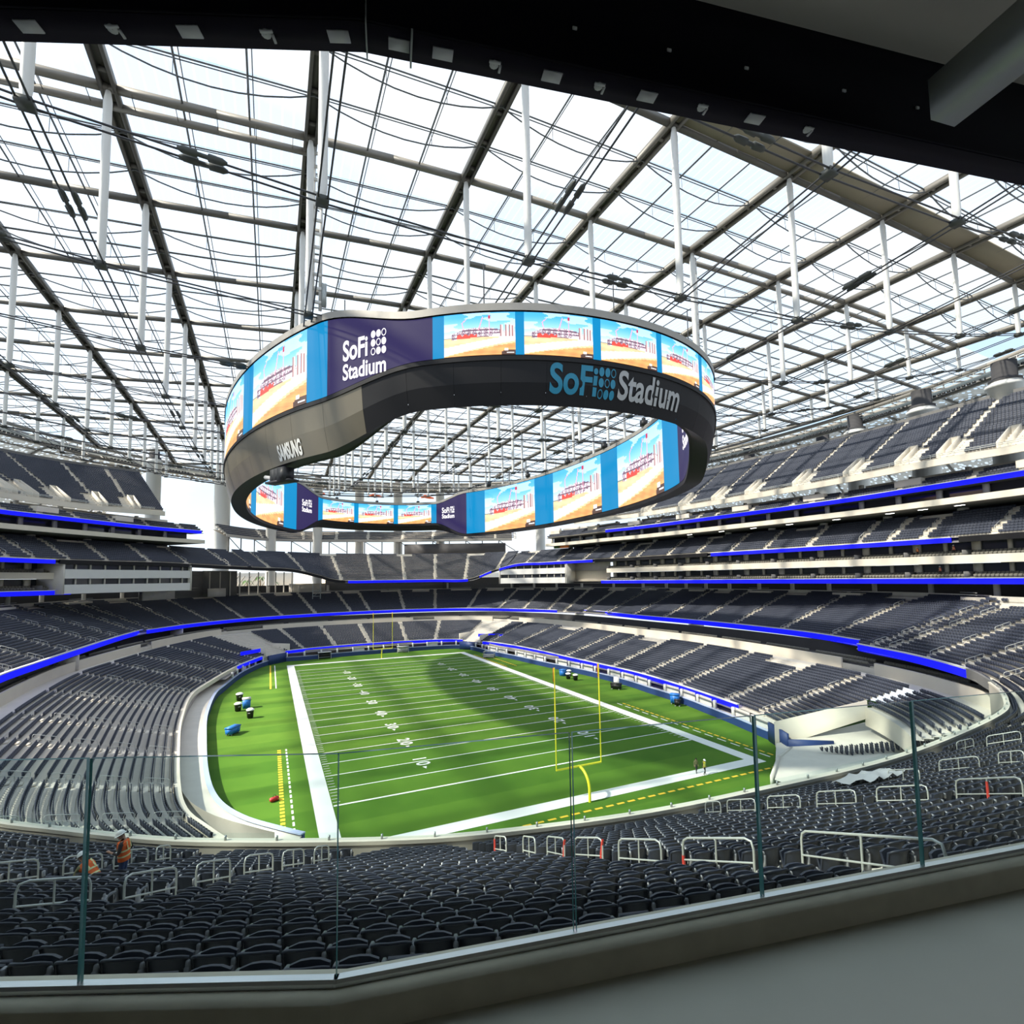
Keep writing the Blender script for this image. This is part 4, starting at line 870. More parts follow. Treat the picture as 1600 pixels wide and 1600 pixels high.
def box_beam(mb, p, q, w, h): 
    p, q = np.array(p, float), np.array(q, float); d = q-p; L = np.linalg.norm(d); d /= L; s = np.cross(d, [0, 0, 1]); s /= np.linalg.norm(s); u = np.cross(s, d)
    mb.box((p+q)/2, (w, L+.02, h), M=np.column_stack([s, d, u]))
nx, ny = len(GX), len(GY)
cell_in = lambda i, j: sum(inside(x, y) for x in (GX[i], GX[i+1]) for y in (GY[j], GY[j+1])) >= 3
# purlin lines split every bay in three across the field and three along it
panels, rest_p = [], MB()
cells = [(i, j) for i in range(nx-1) for j in range(ny-1) if cell_in(i, j)]
def patch(mb, x0, x1, y0, y1, dz=.35, sub=2):
    xs, ys = np.linspace(x0, x1, 4), np.linspace(y0, y1, sub+1); bulge = lambda a, b: .25*(1-(2*a-1)**2)*(1-(2*b-1)**2)
    V = [R3(x, y, dz + bulge(a/3, c/sub)) for c, y in enumerate(ys) for a, x in enumerate(xs)]; mb.add(V, [(c*4+a, c*4+a+1, (c+1)*4+a+1, (c+1)*4+a) for c in range(sub) for a in range(3)])
allp = [(i, j, k) for i, j in cells for k in range(3)]
def pk(c): 
    i, j, k = c; p = np.array([(GX[i]+GX[i+1])/2, GY[j]+5.28*(k+.5), 69.]); u, v, d = project(p); return float(d[0]) if d[0] > 1 and -60 < u[0] < 1660 and -80 < v[0] < 900 else 1e9
key = {c: pk(c) for c in allp}; allp.sort(key=lambda c: key[c])
for n_, (i, j, k) in enumerate(allp):
    y0 = GY[j]+5.277*k; y1 = GY[j]+5.277*(k+1)
    if n_ < 300 and key[(i, j, k)] < 1e8: mb = MB(); patch(mb, GX[i]+.25, GX[i+1]-.25, y0+.06, y1-.06, sub=1); rp(mb, 'roof_panel', M['film'])
    else: patch(rest_p, GX[i]+.25, GX[i+1]-.25, y0+.06, y1-.06, sub=1)
rp(rest_p, 'roof_panels_beyond', M['film'], kind='stuff')
# main beams along the field (paired) and across it
for i, x in enumerate(GX):
    ys = [y for y in GY if inside(x, y)]
    if len(ys) < 2: continue
    mb = MB()
    for y0, y1 in zip(ys[:-1], ys[1:]):
        for s in (-.52, .52): box_beam(mb, R3(x+s, y0), R3(x+s, y1), .3, .75)
        box_beam(mb, R3(x, y0, .2), R3(x, y1, .2), .8, .12)
        for q in range(4): yy = y0+(y1-y0)*(q+.5)/4; box_beam(mb, R3(x-.5, yy), R3(x+.5, yy), .25, .5)
    rp(mb, 'main_beam', M['steel' if x < 0 else 'steel_lt'])
for j, y in enumerate(GY):
    xs = [x for x in GX if inside(x, y)]
    if len(xs) < 2: continue
    mb = MB(); w_, h_ = .55, .62
    for x0, x1 in zip(xs[:-1], xs[1:]):
        m_ = (x0+x1)/2
        for a, c in ((x0, m_), (m_, x1)): box_beam(mb, R3(a, y), R3(c, y), w_, h_)
        if j == 4 and (x1 < -20 or x0 > 20): 
            for a, c in ((x0, m_), (m_, x1)): box_beam(mb, R3(a, y+1.9, -.2), R3(c, y+1.9, -.2), .4, .6)
            for q in range(5): xx = x0+(x1-x0)*(q+.5)/5; box_beam(mb, R3(xx, y-.2, -.3), R3(xx, y+2.0, -.3), .06, .06)
    rp(mb, 'cross_beam', M['steel_lt' if j in (4,) else 'steel'])
mb = MB()                                                     # retracted panels stacked along the third cross beam on the right
for x0, x1 in zip(GX[8:-2], GX[9:-1]): box_beam(mb, R3(x0, GY[3]-1.9, .1), R3(x1, GY[3]-1.9, .1), 3.0, .25)
rp(mb, 'folded_panel_strip', mat('olive_cover', (.24, .21, .15), .8))
# secondary members: pairs across each third, catenary edge cables, long thin bars
sec, cat_, lng = MB(), MB(), MB()
for i, j in cells:
    x0, x1, y0, y1 = GX[i], GX[i+1], GY[j], GY[j+1]
    for k in (1, 2):
        y = y0+(y1-y0)*k/3
        sec.tube(R3(x0, y, .15), R3(x1, y, .15), .10, 4, caps=False); sec.tube(R3(x0, y+.55, .35), R3(x1, y+.55, .35), .07, 4, caps=False)
        t = np.linspace(0, 1, 9); cat_.poly([R3(x0+(x1-x0)*a, y-.1, -.1)-np.array([0, 0, 1.9*4*a*(1-a)]) for a in t], .09, 4, caps=False)
        for a in (1/3, 2/3): sec.tube(R3(x0+(x1-x0)*a, y, .1), R3(x0+(x1-x0)*a, y-.1, -.1)-np.array([0, 0, 1.9*4*a*(1-a)]), .03, 4, caps=False)
    for a in (1/3, 2/3):
        x = x0+(x1-x0)*a; lng.tube(R3(x, y0, .05), R3(x, y1, .05), .10, 4, caps=False); lng.tube(R3(x+.4, y0, .35), R3(x+.4, y1, .35), .05, 4, caps=False)
rp(sec, 'purlins', M['cable_lt'], kind='stuff'); rp(cat_, 'edge_cables', M['cable_lt'], kind='stuff'); rp(lng, 'glazing_bars', M['cable_lt'], kind='stuff')
# vertical struts from the grid nodes down to the cable net
nodes = {}
for i, x in enumerate(GX):
    for j, y in enumerate(GY):
        if (abs(x-1)/108)**2.1 + (abs(y-45.7)/125)**2.1 < 1: nodes[i, j] = np.array([x, y, z_net(x, y)])
for (i, j), p in nodes.items():
    top = R3(p[0], p[1], -.4); L = top[2]-p[2]
    if L < 2: continue
    mb = MB(); s_ = mb.poly([p, p+(0, 0, .9), top-(0, 0, 1.0), top], [.24, .36, .36, .22], 8); o = rp(mb, 'strut', M['white'], True)
    c = MB(); c.box(p-np.array([0, 0, .15]), (.9, .9, .45)); cc_ = c.obj('clamp', M['cast'], o)
cab = 0
for ax in (0, 1):
    lines_ = {}
    for (i, j), p in nodes.items(): lines_.setdefault(j if ax == 0 else i, []).append(p)
    for k, L in lines_.items():
        L.sort(key=lambda p: p[ax]); s = np.array([0, .34, 0]) if ax == 0 else np.array([.34, 0, 0])
        if len(L) < 2: continue
        e0, e1 = np.array(L[0]), np.array(L[-1]); d0 = (e0-L[1]); d1 = (e1-L[-2]); e0 = e0 + d0*.5; e1 = e1 + d1*.5; e0[2] = 65; e1[2] = 65
        mb = MB()
        for sg in (-1, 1): mb.poly([e0+s*sg] + [p+s*sg - np.array([0, 0, .2 if ax else .05]) for p in L] + [e1+s*sg], .075, 5, caps=False)
        rp(mb, 'cable_pair', M['cable'])
        for a, c in zip(L[:-1], L[1:]):                        # sockets where two cable lengths meet
            if (int(round(a[0])) + int(round(a[1]))*3 + ax) % 5 not in (0, 1): continue
            m_ = a*.45 + c*.55; d = (c-a)/np.linalg.norm(c-a); mb = MB()
            for sg in (-1, 1): 
                q = m_ + s*sg*1.15; mb.poly([q-d*1.5, q-d*1.2, q-d*.35, q-d*.3, q+d*.3, q+d*.35, q+d*1.2, q+d*1.5], [.1, .24, .26, .15, .15, .26, .24, .1], 6)
            rp(mb, 'cable_socket', M['cast'])
# risers carrying power down to the board
for x, y, nm in ((-27.2, GY[4]+.6, 'left'), (24.9, GY[4]+.6, 'right')):
    mb = MB(); zt, zb = z_roof(x, y)-.5, 51.5
    for dx in (0, 1.0): mb.box((x+dx*.75, y, (zt+zb)/2), (.32, .32, zt-zb))
    for q in range(12): zz = zb+(zt-zb)*(q+.5)/12; mb.box((x+.38, y-.2, zz), (.9, .12, .35))
    o = rp(mb, 'power_riser', M['white']); c = MB(); c.box((x+1.1, y, 53.2), (.5, .5, 2.4)); c.obj('cabinet', M['galv'], o)

# ------------------------------------------------------------------ roof edge: ring truss, floodlight banks, side canopies, big columns
ang = np.linspace(-2.5*np.pi, -.5*np.pi, 181)
def rim(a, b_, z): 
    c, s = np.cos(ang), np.sin(ang); r = (np.abs(c)**2.1+np.abs(s)**2.1)**(-1/2.1); return np.column_stack([1+a*c*r, 45.7+b_*s*r, np.full(len(ang), z)])[::-1]
def zr(P, dz): q = P.copy(); q[:, 2] = [min(66.5, z_roof(x, y)) + dz for x, y in P[:, :2]]; return q
E0, E1 = zr(rim(112, 129, 66), 0), zr(rim(119, 136, 66), .6)
edge = thing('beam_roof_edge', kind='structure')
mb = MB(); mb.poly(E0, .55, 6, caps=False); mb.poly(E0-np.array([0, 0, 3.2]), .4, 6, caps=False); mb.poly(E1, .6, 6, caps=False); mb.poly(zr(rim(115, 132, 66), -1.8), .3, 6, caps=False); mb.obj('chord', M['steel_lt'], edge)
mb = MB()
for i in range(0, 180): 
    mb.tube(E0[i], E0[(i+1) % 180]-np.array([0, 0, 3.2]) if i % 2 else E0[i]-np.array([0, 0, 3.2]), .16, 4, caps=False); mb.tube(E0[i], E1[i], .2, 4, caps=False); mb.tube(E0[i]-np.array([0, 0, 3.2]), E1[i], .16, 4, caps=False)
mb.obj('web_members', M['steel_lt'], edge, kind='stuff')
mb = MB(); I0, I1 = zr(rim(109.5, 126.5, 66), -2.4), zr(rim(112, 129, 66), -2.4); mb.strip(I0, I1); mb.obj('catwalk', M['galv'], edge)
c = MB()
for dz in (.55, 1.1): c.poly(I0+np.array([0, 0, dz]), .06, 4, caps=False)
for i in range(180): c.tube(I0[i], I0[i]+np.array([0, 0, 1.1]), .05, 4, caps=False)
c.obj('catwalk_rail', M['white'], edge, kind='stuff')
M['lamp'] = mat('floodlight_housing', (.015, .015, .015), .4)
for i in range(0, 180, 4):
    p = I0[i]
    if p[1] < -25 and p[0] < 60: continue
    q = I0[(i+2) % 180]; mb = MB()
    for t in np.linspace(0, 1, 9): w_ = p*(1-t)+q*t; mb.rev((w_[0], w_[1], w_[2]-1.2), [(.05, .55), (.34, .45), (.36, 0), (.02, .05)], 8)
    mb.obj('floodlight_bank', M['lamp'], edge)
def perforated():
    m = mat('perforated_panel', (.42, .41, .38), .5, metal=.3, noise=.45, scale=.8, detail=8); t = m.node_tree; b = t.nodes['Principled BSDF']; o = t.nodes['Material Output']
    co = t.nodes.new('ShaderNodeTexCoord'); v = t.nodes.new('ShaderNodeTexVoronoi'); v.inputs['Scale'].default_value = .9; t.links.new(co.outputs['Object'], v.inputs['Vector'])
    r = t.nodes.new('ShaderNodeMath'); r.operation = 'LESS_THAN'; t.links.new(v.outputs['Distance'], r.inputs[0]); r.inputs[1].default_value = .36
    tr = t.nodes.new('ShaderNodeBsdfTransparent'); mxs = t.nodes.new('ShaderNodeMixShader'); k = t.nodes.new('ShaderNodeMath'); k.operation = 'MULTIPLY'; t.links.new(r.outputs[0], k.inputs[0]); k.inputs[1].default_value = .8
    t.links.new(k.outputs[0], mxs.inputs[0]); t.links.new(b.outputs[0], mxs.inputs[1]); t.links.new(tr.outputs[0], mxs.inputs[2]); t.links.new(mxs.outputs[0], o.inputs[0]); return m
canopy_m = perforated()
def canopy(i0, i1, dout, drop, nm):
    P = E1[i0:i1]; n = outward(P); T = np.linspace(0, 1, 9); L = []
    for t in T: q = P.copy(); q[:, :2] += n*dout*t; q[:, 2] += -drop*t**1.6 + 1.0*math.sin(math.pi*t); L.append(q)
    mb = MB()
    for a, c in zip(L[:-1], L[1:]): mb.strip(a, c)
    o = mb.obj('roof_canopy_'+nm, canopy_m, kind='structure')
    mb = MB()
    for k in range(0, len(P), 3): mb.poly([l[k]-np.array([0, 0, .35]) for l in L], .28, 5, caps=False)
    for l in L[::2]: mb.poly(l-np.array([0, 0, .35]), .2, 4, caps=False)
    mb.obj('canopy_rib', M['steel'], o)
iN = lambda x, y: int(np.argmin(np.hypot(E1[:, 0]-x, E1[:, 1]-y)))
k0, k1 = iN(-118, 60), iN(-66, 158); canopy(min(k0, k1), max(k0, k1)+1, 34, 17, 'left')
k0, k1 = iN(100, 120), iN(90, -40); canopy(min(k0, k1), max(k0, k1)+1, 34, 19, 'right')
k0, k1 = iN(-66, 158), iN(100, 120); canopy(min(k0, k1), max(k0, k1)+1, 9, 1.5, 'far')
M['pcol'] = mat('painted_column', (.58, .58, .56), .6)
for x, y, z1, r in ((110, 26.8, 61.3, 2.5), (103.6, 7.8, 60.6, 2.7), (99.9, -8.6, 60.4, 2.8), (118.5, 41.7, 61.5, 2.5), (116, 66, 62, 2.5), (112, 92, 62, 2.5), (-66, 143, 64, 2.1), (-48.7, 175, 66, 2.9), (-12.4, 185, 66, 2.0), (5.9, 188, 66, 2.0), (23, 185, 66, 2.0), (-31, 183, 66, 2), (42, 180, 66, 2), (84, 158, 66, 2.2)):
    mb = MB(); z0 = 20; mb.rev((x, y, z0), [(r, 0), (r, z1-z0-1.2), (r*1.12, z1-z0-1.2), (r*1.12, z1-z0-.6), (r*.9, z1-z0-.6), (r*.9, z1-z0)], 22); o = mb.obj('pillar_roof', M['pcol'], kind='structure'); mb = MB(); mb.rev((x, y, z0), [(r*.92, z1-z0-.05), (r*.92, z1-z0+.5), (r*.7, z1-z0+.5), (r*.7, z1-z0+4)], 22); mb.obj('shaded_cap', M['dark'], o)  # upper cap coloured dark to stand in for the shadow on it
for x, y in ((-40, 188), (-12, 192), (14, 192), (38, 188)):
    mb = MB(); mb.poly([(x-3.2, y, 63.2), (x-1.5, y-.6, 63.7), (x+1, y+.3, 63.4), (x+3.2, y, 63.1)], [.4, .8, .7, .35], 6); mb.obj('orange_tarpaulin', M['tarp'], label=f'small orange tarpaulin under the far roof edge, {ordi([-40,-12,14,38].index(x))} from left', category='tarpaulin')

# ------------------------------------------------------------------ the oval video board
VA, VB, VN, VX, VY, TH = 37.8, 65.5, 2.15, -.3, 45.7, 3.2
def vcurve(deg, inset=0.0):
    t = np.radians(np.asarray(deg, float)); c, s = np.cos(t), np.sin(t); r = (np.abs(c)**VN+np.abs(s)**VN)**(-1/VN); return np.stack([VX+(VA-inset)*c*r, VY+(VB-inset)*s*r], -1)
def side_w(deg):                                              # 1 on the long sides, 0 on the ends, easing across the logo panels
    d = np.abs(((np.asarray(deg, float) % 180)-90)); t = np.clip((d-28)/15, 0, 1); return t*t*(3-2*t)
def z_of(deg, side, end): w = side_w(deg); return side*w + end*(1-w)
OT, OB, OF = lambda d: z_of(d, 50.0, 47.6), lambda d: z_of(d, 41.8, 43.4), lambda d: z_of(d, 36.6, 39.2)
IT, IB = lambda d: z_of(d, 50.0, 47.4), lambda d: z_of(d, 37.2, 41.2)
D = np.linspace(0, 360, 361)
board = thing('video_board', (VX, VY, 43), label='huge oval double-sided video board hanging over the field', category='video board'); BO = np.array([VX, VY, 43.])
def vp(mb, nm, m, smooth=False, **kw): o = mb.obj(nm, m, board, smooth, **kw); o.location = -BO; return o
def lst(inset, z): return np.column_stack([vcurve(D, inset), z(D) if callable(z) else np.full(len(D), z)])
mb = MB()                                                     # outer cladding skirt below the screens, in panels
edges_ = np.arange(0, 361, 6)
for a, c in zip(edges_[:-1], edges_[1:]):
    d = np.linspace(a+.015, c-.015, 5); f = lambda ins, zf: np.column_stack([vcurve(d, ins), zf(d)])
    mb = MB(); P = [f(.0, lambda q: OB(q)-.25), f(.35, lambda q: (OB(q)*.45+OF(q)*.55)), f(1.1, OF)]
    for u_, v_ in zip(P[:-1], P[1:]): mb.strip(u_, v_)
    vp(mb, 'skirt_panel', M['clad'] if (a < 232 or a > 318) else M['clad_dk'])
mb = MB(); mb.strip(lst(1.1, OF), lst(TH-.2, lambda d: IB(d)-.5)); vp(mb, 'soffit', M['clad_dk'])
mb = MB(); mb.strip(lst(-.15, lambda d: OT(d)+.7), lst(TH+.15, lambda d: IT(d)+.7)); mb.strip(lst(-.15, OT), lst(-.15, lambda d: OT(d)+.7)); mb.strip(lst(TH+.15, lambda d: IT(d)+.7), lst(TH+.15, IT)); vp(mb, 'top_frame', M['trimgrey'])
mb = MB(); mb.strip(lst(-.12, lambda d: OB(d)-.4), lst(-.12, OB)); mb.strip(lst(-.12, lambda d: OB(d)-.4), lst(.1, lambda d: OB(d)-.4)); mb.strip(lst(TH+.1, IB), lst(TH+.1, lambda d: IB(d)-.55)); mb.strip(lst(TH+.1, lambda d: IB(d)-.55), lst(TH-.3, lambda d: IB(d)-.55)); vp(mb, 'bottom_trim', M['clad_dk'])
mb = MB(); mb.strip(lst(.1, OB), lst(.1, OT)); mb.strip(lst(TH-.1, IT), lst(TH-.1, IB)); vp(mb, 'core', M['clad_dk'])
# picture shown on the screens: a stadium site under construction, drawn as screen pixels
def picture(u, v):
    """u, v in 0..1, v up; returns linear rgb"""
    n = lambda a, b, s: math.sin(a*12.9*s+b*7.3)*.5+math.sin(a*31.7*s-b*19.1*s+1.3)*.3+math.sin(b*53*s+a*5)*.2
    c = np.array(srgb(*[q0+(q1-q0)*min(1, max(0, (v-.42)/.5)) for q0, q1 in ((214, 60), (224, 160), (244, 225))]))
    cl_ = n(u*.7, v*1.6, .6)
    if v > .46 and cl_ > .15: c = c*.6 + np.array([.80, .84, .95])*.4*1.0
    ground = v < .43 + .02*math.sin(u*5)
    if ground:
        t = v/.43; k = n(u*.35+v*1.1, v*2.2-u*.5, 1.6)
        c = np.array(srgb(238, 190, 145))*(1+.2*k)
        lane = (v - (.13+.27*u))                                # the pale haul road
        if abs(lane) < .06+.05*(1-t): c = np.array(srgb(246, 226, 216))*(1+.08*k)
        if lane < -.12: c = np.array(srgb(214, 150, 88))*(1+.28*k)
        if u > .80 and v < .12 and v < .16*(u-.72)/.2: c = np.array(srgb(70, 45, 35))
        if .84 < u < .90 and .10 < v < .15: c = np.array(srgb(230, 225, 225))
        if .88 < u < .98 and .035 < v < .06: c = np.array([.85, .85, .85])
    bl = .40+.05*min(1, max(0, u*2)); bt = .46+.19*math.sin(math.pi*min(1, max(0, (u-.04)/.92)))**.7
    if .10 < u < .95 and bl-.02 < v < bt:                      # the bowl's frame
        g = n(u*9, v*11, 2.1)
        c = np.array(srgb(120, 92, 110)) if g > -.05 else np.array(srgb(205, 190, 200))
        if (int(u*40) % 3 == 0) and g < .35: c = np.array(srgb(225, 222, 228))
        if int(v*48) % 4 == 0: c = np.array(srgb(96, 70, 88))
        if u > .52 and v < .47+.06*math.sin(u*9): c = np.array(srgb(226, 216, 222))
        if .18 < u < .46 and v < .46+.05*abs(math.sin(u*37)): c = np.array(srgb(222, 62, 50))
    for x0, w_, h_ in ((.80, .018, .70), (.875, .02, .70), (.925, .02, .70), (.965, .014, .68)):
        if abs(u-x0) < w_ and .42 < v < h_: c = np.array(srgb(150, 110, 110)) if u < x0 else np.array(srgb(235, 205, 205))
    for x0, y0, x1, y1 in ((.27, .62, .25, .78), (.25, .78, .31, .86), (.48, .60, .54, .90), (.63, .50, .63, .93)):   # cranes
        L = math.hypot(x1-x0, y1-y0); t = max(0, min(1, ((u-x0)*(x1-x0)+(v-y0)*(y1-y0))/L**2))
        if math.hypot(u-x0-t*(x1-x0), v-y0-t*(y1-y0)) < .007: c = np.array(srgb(225, 150, 170))
    if abs(u-.63) < .02 and .86 < v < .93: c = np.array(srgb(170, 40, 70))
    if abs(u-.05) < .06 and abs(v-.43) < .012: c = np.array(srgb(120, 130, 120))
    return np.clip(c, 0, 1)
def pixmat():
    m = bpy.data.materials.new('screen_picture'); m.use_nodes = True; t = m.node_tree; b = t.nodes['Principled BSDF']; a = t.nodes.new('ShaderNodeVertexColor'); a.layer_name = 'picture'
    b.inputs['Base Color'].default_value = (.01, .01, .01, 1); t.links.new(a.outputs[0], b.inputs['Emission Color']); b.inputs['Emission Strength'].default_value = 1.3; return m
M['pix'] = pixmat()
_pc = {}
def screen(d0, d1, inner, nu, nv):
    d = np.linspace(d0, d1, nu+1); ins = TH+.12 if inner else -.04; top, bot = (IT, IB) if inner else (OT, OB)
    xy = vcurve(d, ins); zt, zb = top(d)-.12, bot(d)+.12; V = np.array([(*xy[i], zb[i]+(zt[i]-zb[i])*j/nv) for j in range(nv+1) for i in range(nu+1)])
    F = [(j*(nu+1)+i, j*(nu+1)+i+1, (j+1)*(nu+1)+i+1, (j+1)*(nu+1)+i) for j in range(nv) for i in range(nu)]
    mb = MB(); mb.add(V, F); o = vp(mb, 'screen_picture', M['pix'])
    if (nu, nv) not in _pc: _pc[nu, nv] = np.array([picture((i+.5)/nu, (j+.5)/nv) for j in range(nv) for i in range(nu)])
    a = o.data.color_attributes.new('picture', 'FLOAT_COLOR', 'CORNER'); c = np.repeat(np.column_stack([_pc[nu, nv], np.ones(nu*nv)]), 4, axis=0); a.data.foreach_set('color', c.astype(np.float32).ravel()); return o
def plain(d0, d1, inner, m, nm, over=0.0):
    d = np.linspace(d0, d1, 17); ins = TH+.10 if inner else -.02; top, bot = (IT, IB) if inner else (OT, OB); xy = vcurve(d, ins)
    mb = MB(); mb.strip(np.column_stack([xy, bot(d)+.1]), np.column_stack([xy, top(d)-.1])); return vp(mb, nm, M[m])
outer = [('t', 182.5, 186), ('i', 187, 207), ('i', 208.5, 208.6), ]
# pictures run left to right as seen by a viewer facing that side: outer side seen from outside -> increasing angle; inner side seen from inside -> decreasing angle
for a, c in ((193, 208.5), (212.25, 225.25), (172, 188.6), (244.9, 253.85), (255.0, 264.65), (265.9, 276.0), (277.1, 287.7), (289.05, 298.5), (313.5+4, 330), (334, 347)): screen(a, c, False, 96, 54)
for a, c in ((208.5, 212.25), (225.25, 228.8), (188.6, 193), (243.45, 244.9), (253.85, 255.0), (264.65, 265.9), (276.0, 277.1), (287.7, 289.05), (298.5, 299.6), (313.5, 317.5), (330, 334)): plain(a, c, False, 'ledteal', 'screen_band')
for a, c in ((228.8, 243.45), (299.6, 313.5), (47, 61), (117, 131.5)): plain(a, c, False, 'ledpurple', 'screen_logo_panel')
for a, c in ((192, 171), (164.05, 141.7), (118.9, 102.35), (100.0, 81.9), (79.6, 63.35), (38.8, 17.1), (9.15, -10.55), (-17.1, -36.35)): screen(a, c, True, 72, 44)
for a, c in ((171, 164.05), (141.7, 133.7), (121.35, 118.9), (102.35, 100), (81.9, 79.6), (63.35, 60.9), (47.05, 38.8), (17.1, 9.15), (-10.55, -17.1), (-36.35, -44.65)): plain(a, c, True, 'ledteal', 'screen_band')
for a, c in ((133.7, 121.35), (60.9, 47.05), (-44.65, -60.5)): plain(a, c, True, 'ledpurple', 'screen_logo_panel')
# lettering wrapped onto the board
def arc_deg(d0, s, inset):                                    # angle reached after walking s metres along the curve from d0
    d = np.linspace(d0-40, d0+40, 801); P = vcurve(d, inset); L = np.concatenate([[0], np.cumsum(np.linalg.norm(np.diff(P, axis=0), axis=1))]); L -= L[400]; return np.interp(s, L, d)
def skirt_in(dg, z):                                          # how far the skirt leans in at a height
    t = np.array([OB(dg)-.25, OB(dg)*.45+OF(dg)*.55, OF(dg)], float); return np.interp(z, t[::-1], [1.1, .35, 0.0])
def wrap(me, d0, z0, inset, m, nm, sgn=1, skirt=False, follow=True):
    V = np.empty(len(me.vertices)*3, np.float32); me.vertices.foreach_get('co', V); V = V.reshape(-1, 3).astype(float)
    dg = arc_deg(d0, sgn*V[:, 0], .5 if skirt else inset); z = z0 + V[:, 1]
    if skirt: z = z + np.array([(OB(a)+OF(a))/2 for a in dg]) - (OB(d0)+OF(d0))/2
    xy = np.array([vcurve(a, (skirt_in(a, h)-.09) if skirt else inset) for a, h in zip(dg, z)])
    me.vertices.foreach_set('co', np.column_stack([xy, z]).astype(np.float32).ravel()); me.update(); o = link(nm, me, M[m], board); o.location = -BO; return o
def dots(r, pitch, x0, y0, solid=True):                       # three by three dots, some of them rings
    ring = {(2, 0), (1, 1), (0, 2)}; mb = MB(); an = np.linspace(0, 2*np.pi, 17)[:-1]
    for i in range(3):
        for j in range(3):
            cx_, cy_ = x0+(i-1)*pitch, y0+(1-j)*pitch
            O = np.column_stack([cx_+r*np.cos(an), cy_+r*np.sin(an), 0*an])
            if (i, j) in ring: I = np.column_stack([cx_+r*.74*np.cos(an), cy_+r*.74*np.sin(an), 0*an]); mb.strip(np.vstack([I, I[:1]]), np.vstack([O, O[:1]]))
            else: mb.add(np.vstack([[[cx_, cy_, 0]], O]), [(0, 1+q, 1+(q+1) % 16) for q in range(16)])
    return mb.mesh('dots')
def squeeze(me, k):
    V = np.empty(len(me.vertices)*3, np.float32); me.vertices.foreach_get('co', V); V[0::3] *= k; me.vertices.foreach_set('co', V); me.update(); return me
def logo(d0, z0, k, inset, sgn):
    wrap(squeeze(text_mesh('SoFi', 2.8*k, .07*k, 6, 'LEFT'), .68), d0, z0, inset, 'ledwhite', 'screen_lettering', sgn)
    wrap(squeeze(text_mesh('Stadium', 2.2*k, .05*k, 6, 'LEFT'), .76), d0, z0-1.95*k, inset, 'ledwhite', 'screen_lettering', sgn)
    wrap(squeeze(dots(.37*k, .85*k, 0, 0), .72), float(arc_deg(d0, sgn*4.45*k, inset)), z0+1.05*k, inset, 'ledwhite', 'screen_emblem', sgn)
logo(231.3, 45.0, 1.0, -.09, 1); logo(130.6, 44.3, .86, TH+.17, -1); logo(58.3, 44.3, .86, TH+.17, -1); logo(-48.5, 44.0, 1.3, TH+.17, -1)
wrap(squeeze(text_mesh('SoFi', 3.6, .09, 6, 'LEFT'), .78), 258.35, 40.3, 0, 'ltblue', 'skirt_lettering', 1, True)
wrap(squeeze(dots(.42, .98, 0, 0), .64), 266.95, 41.45, 0, 'ltblue', 'skirt_emblem', 1, True)
wrap(squeeze(text_mesh('Stadium', 3.6, .08, 6, 'LEFT'), .73), 268.8, 40.3, 0, 'ltgrey', 'skirt_lettering', 1, True)
wrap(squeeze(text_mesh('SAMSUNG', 2.2, .09, 5, 'LEFT', 1.0), .5), 218.35, 37.0, 0, 'ltwhite', 'skirt_lettering', 1, True)
# hanger rods, cameras on the rim, speaker cradle under the skirt
for i, dgr in enumerate(range(10, 360, 20)):
    p = vcurve(dgr, TH/2); mb = MB(); mb.tube((*p, OT(dgr)+.6), (*p, min(z_net(*p), 62)+2), .06, 5, caps=False); mb.box((*p, OT(dgr)+.9), (.8, .8, .6)); vp(mb, 'hanger', M['cable'])
for dgr in (3, 20, 37, -12, -28):
    p = vcurve(dgr, TH); mb = MB(); mb.box((*p, IT(dgr)+1.3), (1.0, 1.0, 1.0)); mb.box((*p, IT(dgr)+2.0), (.5, .5, .6)); vp(mb, 'rim_camera', M['black'])
p = vcurve(218.2, 1.5); mb = MB()
for k in range(3): q = vcurve(217+k*.9, 1.4); mb.box((*q, 35.5), (1.3, 1.3, 1.5), .6)
mb.box((*vcurve(217.9, 1.4), 34.75), (1.3, 4.2, .25), .62); o = vp(mb, 'speaker_cradle', M['black'])
mb = MB(); a_ = vcurve(217, 1.4); c_ = vcurve(213.5, 1.3); mb.tube((*a_, 35.2), (*c_, 35.9), .28, 6); vp(mb, 'cradle_arm', M['ltgrey'])

# ------------------------------------------------------------------ corner suite blocks, concourse clutter, far-corner openings
def block(P3, name):
    n = outward(P3, 3); t = thing(name, kind='structure')
    for z0, z1, m, d0, nm in ((21.4, 23.5, 'white', 0, 'white_parapet'), (24.9, 27.0, 'white', 0, 'white_parapet'), (23.5, 24.9, 'glassdark', .8, 'suite_glazing'), (27.0, 28.4, 'glassdark', .8, 'suite_glazing')):
        mb = MB(); b0 = with_z(P3, 0); mb.band(b0, [(d0, z0), (d0, z1), (d0+.4, z1), (d0+.4, z0)], n); mb.obj(nm, M[m], t)
    for i in range(0, len(P3), 3):
        for z in (24.2, 27.7): mb = MB(); mb.box((*(P3[i, :2]+n[i]*.6), z), (.35, .25, 1.4), math.atan2(n[i][1], n[i][0])); mb.obj('mullion', M['conc'], t)
    for e in (0, -1):
        mb = MB(); q = P3[e, :2]+n[e]*3; mb.box((*q, 24.9), (6.4, .4, 7.2), math.atan2(n[e][1], n[e][0])); mb.obj('end_wall', M['conc'], t)
    mb = MB(); mb.strip(with_z(P3, 21.4), with_z(off(P3, 8), 21.4)); mb.obj('soffit', M['conc_dark'], t)
S = with_z(off(T3_FRONT, .3), 0)
